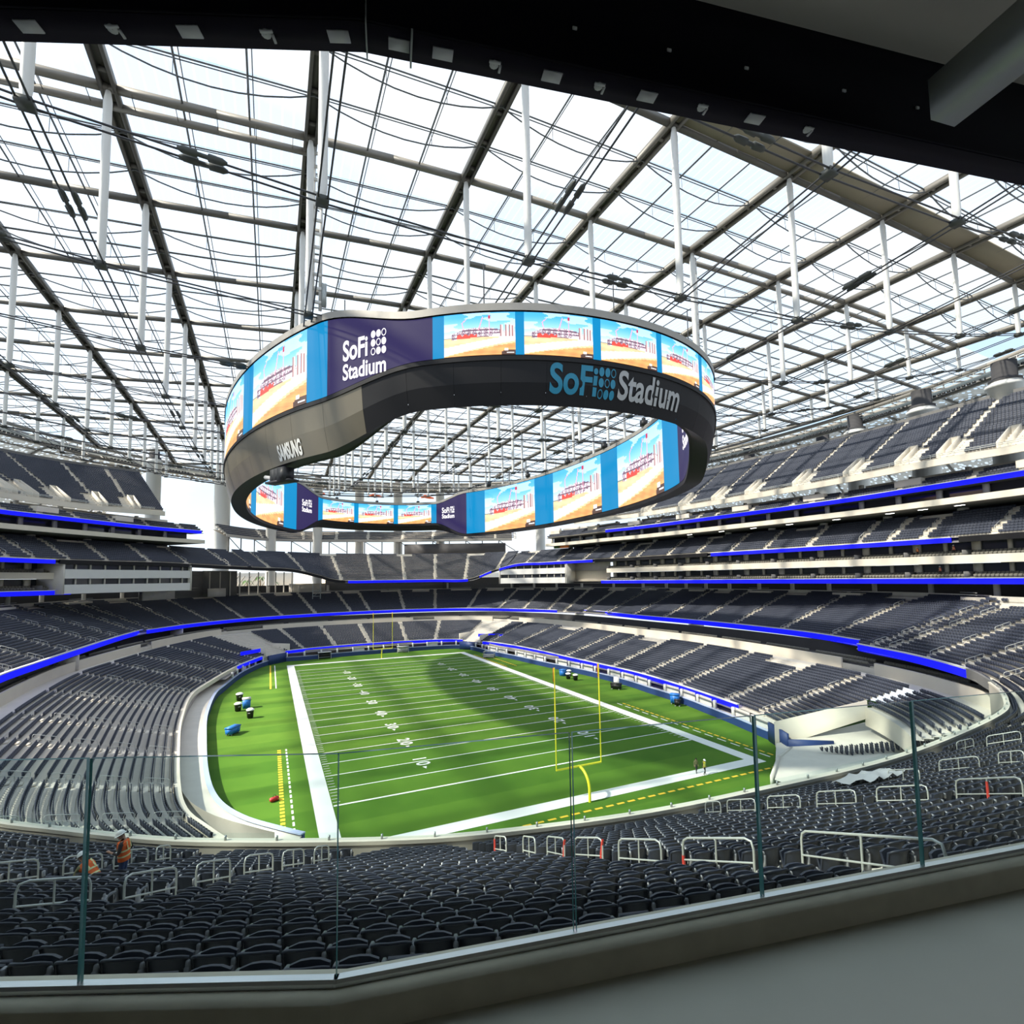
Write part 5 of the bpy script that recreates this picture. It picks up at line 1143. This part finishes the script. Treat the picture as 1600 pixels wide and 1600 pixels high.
block(seg_px(S, 127, 296, 0, half) if False else S[idx_near(S, -73, 90):idx_near(S, -51, 119)], 'wall_suite_block_left'); block(S[idx_near(S, 52, 134):idx_near(S, 66.5, 104)], 'wall_suite_block_right')
# grey rooms, posts and the bright exterior seen under the far tier on the left
def room(x0, y0, x1, y1, z0, z1, m, nm): 
    a, c = np.array([x0, y0]), np.array([x1, y1]); L = np.linalg.norm(c-a); mb = MB(); mb.box(((x0+x1)/2, (y0+y1)/2, (z0+z1)/2), (L, .4, z1-z0), math.atan2(y1-y0, x1-x0)); mb.obj(nm, M[m], kind='structure')
room(-66, 128, -52, 149, 18.6, 27.5, 'conc_dark', 'wall_corner_room'); room(-52, 149, -42, 156.5, 18.6, 27.6, 'conc_dark', 'wall_corner_room'); room(-50, 145, -45, 149, 18.6, 21.5, 'conc', 'wall_corner_room'); room(-64, 122, -58, 134, 18.6, 23, 'conc', 'wall_corner_room'); room(-24, 170, -10, 173, 18.6, 22.5, 'conc', 'wall_corner_room'); room(-10, 173, 40, 170, 18.6, 24, 'conc_dark', 'wall_far_concourse'); room(40, 170, 66, 150, 18.6, 24, 'conc_dark', 'wall_far_concourse')
pl = thing('pillar_far_left_opening', kind='structure')
for i in range(12):
    x, y = -56+i*3.0, 146+i*2.1; mb = MB(); mb.tube((x, y, 18.5), (x, y, 27.2), .22, 6); mb.obj('post', M['conc'], pl)
for k, (x, y, h) in enumerate(((-46, 188, 8), (-40, 192, 7), (-35, 190, 8.5), (-30, 194, 6.5))):
    t = thing('palm_tree', (x, y, 17), label=f'green palm in the bright opening behind the far left stand, {ordi(k)} from left', category='palm', group='palms behind the far stand')
    mb = MB(); mb.poly([(0, 0, 0), (.2, 0, h*.5), (.1, .1, h)], [.35, .28, .22], 6); mb.obj('trunk', M['bark'], t)
    for q in range(14):
        a = q*2.4; r = 2.2+.5*(q % 3); mb = MB(); L = [np.array([r*s*math.cos(a), r*s*math.sin(a), h + 1.3*s - 2.4*s*s*(1+.3*(q % 2))]) for s in (0, .3, .6, .85, 1)]; sd_ = np.array([-math.sin(a), math.cos(a), 0])
        mb.strip([p-sd_*w for p, w in zip(L, (.05, .32, .36, .22, .02))], [p+sd_*w+np.array([0, 0, .05]) for p, w in zip(L, (.05, .32, .36, .22, .02))]); mb.obj('frond', M['leaf'], t)
room(-95, 205, -20, 240, 16.8, 28, 'conc_warm', 'wall_outside'); room(-20, 215, 110, 215, 16.8, 27, 'conc_warm', 'wall_outside')
g = MB(); g.quad((-90, 175, 16.8), (90, 175, 16.8), (110, 330, 17), (-140, 330, 17)); g.obj('ground_outside', mat('outside_ground', (.62, .56, .46), .9), kind='structure')
mb = MB()
for k in range(9): a = np.array([-52+k*2.2, 178+k*.9]); mb.tube((*a, 18), (a[0]+5, a[1]+1, 26), .2, 5)
mb.obj('raking_frame', M['steel_lt'], kind='stuff', label='row of raking steel members behind the far left stand', category='steel frame')
t = thing('scaffold_tower', (-14.5, 158, 18.6), label='small grey scaffold tower at the back of the far second tier', category='scaffold')
for x in (-1.4, 1.4):
    for y in (-1, 1): mb = MB(); mb.tube((x, y, -2), (x, y, 4), .08, 5); mb.obj('standard', M['galv'], t)
for z in (-1, 1, 3): mb = MB(); mb.box((0, 0, z), (2.9, 2.1, .12)); mb.obj('deck', M['galv'], t)
mb = MB(); mb.tube((-1.4, -1, -1), (1.4, -1, 1), .06, 4); mb.tube((1.4, -1, 1), (-1.4, -1, 3), .06, 4); mb.obj('brace', M['galv'], t)
# dark media wall behind the gallery on the right of the far end, and the coloured kiosk front
room(24, 176.5, 66, 158, 34.2, 39.5, 'dark', 'wall_far_deck_screen')
t = thing('kiosk_front', (69.5, 110, 34.5), label='orange and green kiosk front under the upper deck in the far right corner', category='kiosk')
an = math.atan2(8, -3)
for k, (m_, w_) in enumerate((('orange', 5), ('leaf', 3))): mb = MB(); mb.box((-1.2+k*1.5*math.cos(an)*2, k*1.5*math.sin(an)*2, .5), (w_, .5, 1.3), an); mb.obj('sign_board', M[m_], t)

# ------------------------------------------------------------------ things on the field
def wheelie_bin(loc, rz, label, body='black', lid='hat', h=1.35, w=.9, group=''):
    t = thing('drinks_cooler', loc, rz, label=label, category='cooler'); 
    if group: t['group'] = group
    mb = MB(); mb.rev((0, 0, 0), [(.02, .12), (w*.42, .12), (w*.5, h*.75), (w*.5, h*.8)], 14); mb.obj('body', M[body], t, True)
    mb = MB(); mb.rev((0, 0, 0), [(w*.56, h*.8), (w*.56, h*.88), (w*.3, h), (.02, h)], 14); mb.obj('lid', M[lid], t)
    mb = MB()
    for x in (-.3, .3): mb.box((x, 0, .07), (.1, .1, .14))
    mb.obj('casters', M['black'], t); mb = MB(); mb.tube((-.2, -w*.52, h*.55), (.2, -w*.52, h*.55), .03, 5); mb.obj('handle', M['white'], t)
    return t
wheelie_bin((-35.9, 59.7, 0), .2, 'black round cooler with pale lid, farthest of the three on the left sideline', h=1.6, w=1.25)
wheelie_bin((-35.7, 50.4, 0), .4, 'black round cooler with white lid beside the blue box on the left sideline', h=1.6, w=1.2)
wheelie_bin((-33.5, 43.9, 0), -.3, 'black round cooler with white lid standing nearest on the left sideline', h=1.7, w=1.15)
def crate(loc, rz, d, label, m='binblue', lid=None, wheels=True, name='equipment_bin', cat='bin'):
    t = thing(name, loc, rz, label=label, category=cat); L, w_, h = d; mb = MB(); z0 = .22 if wheels else 0.0
    mb.add([(-L/2+.06, -w_/2+.06, z0), (L/2-.06, -w_/2+.06, z0), (L/2-.06, w_/2-.06, z0), (-L/2+.06, w_/2-.06, z0), (-L/2, -w_/2, h*.86), (L/2, -w_/2, h*.86), (L/2, w_/2, h*.86), (-L/2, w_/2, h*.86)], [(0, 3, 2, 1), (0, 1, 5, 4), (1, 2, 6, 5), (2, 3, 7, 6), (3, 0, 4, 7), (4, 5, 6, 7)])
    for q in (-.3, 0, .3): mb.box((q*L, 0, (z0+h*.8)/2), (.08, w_+.05, h*.5))
    mb.obj('body', M[m], t); mb = MB(); mb.box((0, 0, h*.92), (L+.1, w_+.1, h*.13)); mb.box((0, 0, h*.99), (L*.9, w_*.8, .06)); mb.obj('lid', M[lid or m], t)
    if wheels:
        for x in (-L*.36, L*.36):
            for y in (-w_*.4, w_*.4): mb = MB(); mb.tube((x, y-.05, .11), (x, y+.05, .11), .11, 8); mb.obj('wheel', M['galv'], t)
    return t
crate((-35.6, 34.4, 0), 1.0, (2.3, 1.0, 1.25), 'long blue wheeled equipment bin on the turf by the left wall')
crate((-34.4, 52.4, 0), .1, (1.35, 1.2, 1.9), 'upright blue box with pale lid among the left sideline coolers', lid='white', wheels=False)
wheelie_bin((32.2, 47.4, 0), .1, 'black round cooler with white lid, left of the pair on the right sideline', h=1.45, w=1.15); wheelie_bin((32.8, 45.2, 0), .5, 'black round cooler with white lid, right of the pair on the right sideline', h=1.45, w=1.15)
wheelie_bin((34.2, 50.4, 0), .5, 'black cooler with white lid behind the pair on the right sideline', h=1.5, w=1.1)
crate((33.3, 51.6, 0), .4, (1.5, 1.2, 1.5), 'bright blue bin left of the black coolers on the right sideline', wheels=False)
crate((35.2, 33, 0), -1.0, (2.1, 1.1, 1.3), 'long black road case on the right sideline', 'black', name='road_case', cat='case')
t = crate((37.0, 17.4, 0), -1.0, (1.5, 1.1, 1.9), 'blue wheeled bin against the right wall'); crate((36.3, 16.0, 0), -.9, (1.0, .8, 1.2), 'black case beside the blue bin at the right wall', 'black', name='road_case', cat='case')
t = thing('white_sign_board', (36.2, 34.3, 0), -1.0, label='white folding board behind the black road case', category='board'); mb = MB(); mb.box((0, 0, 1.1), (1.2, .08, 2.2), M=np.array([[1, 0, 0], [0, 1, .12], [0, 0, 1.]])); mb.obj('panel', M['white'], t); mb = MB(); mb.box((.45, .3, 1.0), (.08, .08, 2.0)); mb.box((-.45, .3, 1.0), (.08, .08, 2.0)); mb.obj('leg', M['galv'], t)
t = thing('toolbag', (-29.9, 4.2, 0), .5, label='small red tool bag on the turf by the yellow dashed line', category='bag'); mb = MB(); mb.poly([(-.5, 0, .22), (-.4, 0, .25), (.4, 0, .25), (.5, 0, .22)], [.1, .25, .25, .1], 8); mb.obj('body', M['red'], t, True); mb = MB(); mb.poly([(-.2, 0, .48), (-.1, 0, .66), (.1, 0, .66), (.2, 0, .48)], .03, 5); mb.obj('handle', M['black'], t)
t = thing('kicking_cage', (28.6, 87, 0), -.6, label='grey wire cage trolley by the far right end of the sideline', category='trolley')
mb = MB()
for x in (-1.6, 1.6):
    for y in (-.8, .8): mb.tube((x, y, 0), (x, y, 1.9), .06, 5)
for z in (.3, 1.0, 1.8):
    for y in (-.8, .8): mb.tube((-1.6, y, z), (1.6, y, z), .05, 4)
    for x in (-1.6, 1.6): mb.tube((x, -.8, z), (x, .8, z), .05, 4)
mb.obj('frame', M['galv'], t); mb = MB(); mb.box((0, 0, .55), (3.1, 1.5, .8)); mb.obj('basket', M['ltgrey'], t); mb = MB(); mb.poly([(-1.2, 0, 1.9), (-1.2, 0, 3.4), (-.7, 0, 3.8), (-.3, 0, 3.4), (-.3, 0, 1.9)], .06, 5); mb.obj('hoop', M['white'], t)
for k, (x, y) in enumerate(((-15.5, 110.6), (8.5, 111.6))):
    t = thing('bench_shelter', (x, y, 0), .05 if x < 0 else -.08, label='dark bench shelter with white roof against the far wall, ' + ('left' if k == 0 else 'right') + ' one', category='shelter')
    mb = MB(); mb.box((0, .6, 1.0), (3.4, .1, 1.9)); mb.obj('back', M['black'] if k == 0 else M['white'], t); mb = MB(); mb.box((0, .1, 2.0), (3.9, 1.5, .12)); mb.obj('roof', M['white'], t)
    for q in (-1.8, 1.8): mb = MB(); mb.tube((q, -.5, 0), (q, -.5, 2.0), .06, 5); mb.obj('post', M['white'], t)
    mb = MB(); mb.box((0, .2, .45), (3.2, .5, .1)); mb.obj('bench', M['galv'], t)
t = thing('water_bottle', near_pt(50.2, 17.2) + np.array([0.25, 0, 0]), label='clear water bottle with blue label at the foot of the largest middle handrail but one', category='bottle')
mb = MB(); mb.rev((0, 0, .0), [(.001, 0), (.045, 0), (.047, .05), (.045, .18), (.018, .26), (.018, .29)], 12); mb.obj('body', mat('clear_plastic', (.75, .8, .82), .15), t, True); mb = MB(); mb.rev((0, 0, 0), [(.048, .06), (.048, .14)], 12); mb.obj('paper_label', M['binblue'], t); mb = MB(); mb.rev((0, 0, 0), [(.021, .285), (.021, .315), (.001, .316)], 10); mb.obj('cap', M['white'], t)
sh = MB(); gx_, gy_ = 9, 7                                    # plastic sheet over seats in the right block
base = [[near_pt(39.6 - i*.26, 3.4 + j*.42, .97 + .12*math.sin(i*2.1+j*1.7) - (.25 if j in (0, gy_-1) or i in (0, gx_-1) else 0)) for i in range(gx_)] for j in range(gy_)]
sh.add(np.array(base).reshape(-1, 3), [(j*gx_+i, j*gx_+i+1, (j+1)*gx_+i+1, (j+1)*gx_+i) for j in range(gy_-1) for i in range(gx_-1)])
sh.obj('plastic_sheet', mat('pale_sheet', (.40, .41, .42), .35), smooth=True, label='pale crumpled plastic sheet lying over seats in the right part of the near stand', category='sheet')

# ------------------------------------------------------------------ people
def skin_body(J, E, sub=1):
    names = list(J); me = bpy.data.meshes.new('body'); me.from_pydata([J[k][0] for k in names], [(names.index(a), names.index(c)) for a, c in E], []); o = bpy.data.objects.new('tmp', me); COL.objects.link(o)
    md = o.modifiers.new('s', 'SKIN'); md.use_smooth_shade = True
    for k, v in zip(names, me.skin_vertices[0].data): r = J[k][1]; v.radius = r if isinstance(r, tuple) else (r, r); v.use_root = k == 'pelvis'
    m2 = o.modifiers.new('u', 'SUBSURF'); m2.levels = sub; m2.render_levels = sub; bpy.context.view_layer.update()
    r = bpy.data.meshes.new_from_object(o.evaluated_get(bpy.context.evaluated_depsgraph_get())); bpy.data.objects.remove(o, do_unlink=True); return r
def person(loc, rz, label, pose, cols, hat, vest=None, pack=False):
    """pose: joint -> position in metres (x right, y forward, z up). cols: (trousers, shirt, skin)"""
    t = thing('person', loc, rz, label=label, category='person'); P = {k: np.array(v, float) for k, v in pose.items()}
    J = {'pelvis': (P['pelvis'], (.15, .11)), 'waist': (P['pelvis']*.6+P['neck']*.4, (.145, .10)), 'chest': (P['pelvis']*.22+P['neck']*.78, (.17, .115)), 'neck': (P['neck'], .058)}
    hd = P['head']-P['neck']; J['chin'] = (P['neck']+hd*.45, (.07, .085)); J['brow'] = (P['head'], (.078, .098)); J['crown'] = (P['head']+hd*.35, (.06, .07)); E = [('pelvis', 'waist'), ('waist', 'chest'), ('chest', 'neck'), ('neck', 'chin'), ('chin', 'brow'), ('brow', 'crown')]
    for s in 'lr':
        for a, r in (('shoulder', .072), ('elbow', .045), ('wrist', .03)): J[a+s] = (P[a+s], r)
        for a, r in (('hip', .10), ('knee', .065), ('ankle', .045)): J[a+s] = (P[a+s], r)
        f = P['ankle'+s] + np.array([0, .0, -.05]); J['heel'+s] = (f + np.array([0, -.03, 0]), .042); J['toe'+s] = (f + np.array([.02 if s == 'r' else -.02, .17, -.015]), .036)
        w, e = P['wrist'+s], P['elbow'+s]; dv = (w-e)/np.linalg.norm(w-e); J['palm'+s] = (w+dv*.07, (.042, .02))
        E += [('chest', 'shoulder'+s), ('shoulder'+s, 'elbow'+s), ('elbow'+s, 'wrist'+s), ('wrist'+s, 'palm'+s), ('pelvis', 'hip'+s), ('hip'+s, 'knee'+s), ('knee'+s, 'ankle'+s), ('ankle'+s, 'heel'+s), ('heel'+s, 'toe'+s)]
        sd_ = np.cross(dv, [0, 0, 1.]) if abs(dv[2]) < .9 else np.array([0, 1., 0]); sd_ /= np.linalg.norm(sd_); cu_ = np.cross(sd_, dv)
        for k in range(4):
            b0 = w+dv*.09+sd_*(k-1.5)*.02; L = (.07, .08, .075, .058)[k]; J[f'f{k}a'+s] = (b0+dv*L*.5, .0095); J[f'f{k}b'+s] = (b0+dv*L*.8-cu_*.025, .0085); E += [('palm'+s, f'f{k}a'+s), (f'f{k}a'+s, f'f{k}b'+s)]
        J['ta'+s] = (w+dv*.05+sd_*.05, .011); J['tb'+s] = (w+dv*.085+sd_*.06, .0095); E += [('palm'+s, 'ta'+s), ('ta'+s, 'tb'+s)]
    me = skin_body(J, E, 2); o = link('body', me, [cols[2], cols[1], cols[0], M['black']], t)
    nk, pv = P['neck'], P['pelvis']
    for p in me.polygons:                                     # clothing regions along the body
        c = np.array(p.center); mi = 0
        da = min(np.linalg.norm(c-P['wrist'+s]) for s in 'lr'); up_ = (c-pv)@(nk-pv)/np.linalg.norm(nk-pv); L = np.linalg.norm(nk-pv)
        arm = min(np.linalg.norm(np.cross(P['elbow'+s]-P['shoulder'+s], c-P['shoulder'+s]))/np.linalg.norm(P['elbow'+s]-P['shoulder'+s]) for s in 'lr')
        if up_ < L*.10 and da > .16: mi = 2
        elif up_ < L*1.0 and da > .11: mi = 1
        if min(np.linalg.norm(c-J['toe'+s][0]) for s in 'lr') < .13 or min(np.linalg.norm(c-J['heel'+s][0]) for s in 'lr') < .07: mi = 3
        p.material_index = mi; p.use_smooth = True
    hq = P['head']; fw = np.array([0, 1., 0]); fw = fw - hd*(fw@hd)/(hd@hd); fw /= np.linalg.norm(fw); rt = np.cross(fw, hd/np.linalg.norm(hd)); hu = hd/np.linalg.norm(hd)
    mb = MB(); f0 = hq+fw*.098
    for s in (-1, 1): mb.box(f0+rt*s*.033+hu*.005, (.026, .012, .014)); 
    mb.box(f0-hu*.075, (.05, .012, .012)); mb.obj('eyes_and_mouth', M['hair'], o); mb = MB(); mb.poly([f0+hu*.01, f0+fw*.02-hu*.035, f0-hu*.045], [.008, .016, .01], 5); mb.obj('nose', cols[2], o)
    for s in (-1, 1): mb = MB(); mb.box(hq+rt*s*.083-hu*.01, (.02, .035, .06)); mb.obj('ear', cols[2], o)
    Rm = np.column_stack([rt, fw, hu])
    def dome(r0, z0, m, nm, brim):
        mb = MB(); V = []; an = np.linspace(0, 2*np.pi, 15)[:-1]
        for k in range(5): a = k/4*math.pi/2*.98; V += [hq + Rm@np.array([r0*.88*math.cos(a)*math.cos(q), r0*1.08*math.cos(a)*math.sin(q), z0+r0*1.05*math.sin(a)]) for q in an]
        mb.add(V, [(k*14+q, k*14+(q+1) % 14, (k+1)*14+(q+1) % 14, (k+1)*14+q) for k in range(4) for q in range(14)])
        if brim: B = [hq + Rm@np.array([r0*1.12*math.cos(q), r0*1.25*math.sin(q)+.03*max(0, math.sin(q)), z0-.006]) for q in an]; A_ = V[:14]; mb.strip(list(A_)+[A_[0]], B+[B[0]])
        return mb.obj(nm, m, t, True)
    dome(.112, .0, M['hair'], 'hair', False)
    if hat is not None: dome(.13, .035, hat, 'hard_hat', True)
    if vest is not None:                                      # vest: a shell around the torso with tape bands
        up3 = (nk-pv)/np.linalg.norm(nk-pv); L = np.linalg.norm(nk-pv); rv = P['shoulderr']-P['shoulderl']; rv -= up3*(rv@up3); rv /= np.linalg.norm(rv); fv = np.cross(up3, rv)
        an = np.linspace(0, 2*np.pi, 17)[:-1]; ringv = lambda s, a, b_: [pv + up3*L*s + rv*a*math.cos(q) + fv*b_*math.sin(q) for q in an]
        mb = MB(); R_ = [ringv(-.12, .20, .155), ringv(.05, .205, .155), ringv(.45, .20, .15), ringv(.75, .225, .16), ringv(.93, .20, .14), ringv(1.02, .085, .085)]
        for a, c in zip(R_[:-1], R_[1:]): mb.strip(list(a)+[a[0]], list(c)+[c[0]])
        v_ = mb.obj('vest', vest, t, True); mb = MB()
        for s in (.12, .42): a, c = ringv(s, .212, .162), ringv(s+.09, .212, .160); mb.strip(list(a)+[a[0]], list(c)+[c[0]])
        for q in (-.09, .09):
            for sg in (-1, 1): mb.add([pv+up3*L*.5+rv*(q-.025)+fv*sg*.165, pv+up3*L*.5+rv*(q+.025)+fv*sg*.165, pv+up3*L*.98+rv*(q+.025)+fv*sg*.13, pv+up3*L*.98+rv*(q-.025)+fv*sg*.13], [(0, 1, 2, 3)])
        mb.obj('reflective_tape', M['reflect'], v_)
    return t
STAND = dict(pelvis=(0, 0, .95), neck=(0, .03, 1.47), head=(0, .07, 1.63), shoulderl=(-.19, .02, 1.40), shoulderr=(.19, .02, 1.40), elbowl=(-.25, -.02, 1.12), elbowr=(.25, -.02, 1.12), wristl=(-.26, .08, .88), wristr=(.26, .08, .88), hipl=(-.09, 0, .90), hipr=(.09, 0, .90), kneel=(-.10, .03, .50), kneer=(.10, .03, .50), anklel=(-.11, -.02, .09), ankler=(.11, -.02, .09))
w1 = dict(STAND, head=(0, .10, 1.62), elbowl=(-.28, .04, 1.14), wristl=(-.20, .30, 1.22), elbowr=(.27, -.10, 1.13), wristr=(.22, .10, .98))
fp = near_pt(62.75, 9.4); fp[2] = 10.7+.352*9+.12
person(fp, 1.35, 'standing person in orange vest and white hard hat among the left near seats', w1, (M['denim'], M['shirt'], M['skin']), M['hat'], M['hivis'])
w2 = dict(STAND, pelvis=(0, -.15, .62), neck=(0, .22, 1.02), head=(0, .32, 1.16), shoulderl=(-.18, .18, .96), shoulderr=(.18, .18, .96), elbowl=(-.24, .3, .72), elbowr=(.24, .3, .72), wristl=(-.18, .5, .62), wristr=(.18, .5, .62), hipl=(-.1, -.15, .6), hipr=(.1, -.15, .6), kneel=(-.13, .22, .48), kneer=(.13, .22, .48), anklel=(-.12, .02, .09), ankler=(.12, .02, .09))
fp = near_pt(62.95, 10.5); fp[2] = 10.7+.352*10
person(fp, .9, 'crouching person in orange vest and white hard hat behind the far left handrail', w2, (M['trousers'], M['khaki'], M['skin']), M['hat'], M['hivis'])
f1 = dict(STAND, anklel=(-.10, -.12, .12), kneel=(-.1, .05, .5), ankler=(.10, .22, .09), kneer=(.10, .2, .52))
person((15.7, -9.9, 0), 2.9, 'person in khaki jacket standing at the near end line, left of the two', f1, (M['trousers'], M['khaki'], M['skin']), None)
person((16.2, -10.7, 0), 3.3, 'person in yellow vest and white hard hat, right of the two at the end line', dict(f1, anklel=(-.16, 0, .09), ankler=(.16, .05, .09)), (M['trousers'], M['shirt'], M['skin']), M['hat'], M['hiviy'])
nU = outward(UP_R)
for k, (x_, z_, lb, vs) in enumerate(((1413, 26.35, 'tiny person in orange vest in the upper suites, left of two', 'hivis'), (1466, 26.35, 'tiny person in red vest in the upper suites, right of two', 'red'), (1450, 22.65, 'tiny person in red vest in the lower suites of the right stand', 'red'))):
    i = by_px(UP_R, [x_])[0]; q = UP_R[i, :2]+nU[i]*2.2; person((*q, z_), math.atan2(nU[i][1], nU[i][0])+math.pi/2, lb, STAND, (M['trousers'], M['shirt'], M['skin']), M['hat'], M[vs])
M['light'] = emit('lamp_glow', (1, .97, .9), 6.0)
for k, x_ in enumerate((1067, 1114, 1165, 1223, 1289, 1375, 1427, 1485)):
    i = by_px(UP_R, [x_])[0]; q = UP_R[i, :2]+nU[i]*2.6; t = thing('ceiling_light', (*q, 35.2), math.atan2(nU[i][1], nU[i][0]), label=f'small white ceiling light over the third tier of the right stand, {ordi(k)} from left', category='lamp', group='ceiling lights over the third tier')
    mb = MB(); mb.box((0, 0, -.08), (.5, 1.7, .14)); mb.obj('housing', M['white'], t); mb = MB(); mb.box((0, 0, -.17), (.36, 1.5, .05)); mb.obj('diffuser', M['light'], t)
print('OBJECTS', len(bpy.data.objects), 'TRIS', sum(len(o.data.loops) - 2*len(o.data.polygons) for o in bpy.data.objects if o.type == 'MESH'))
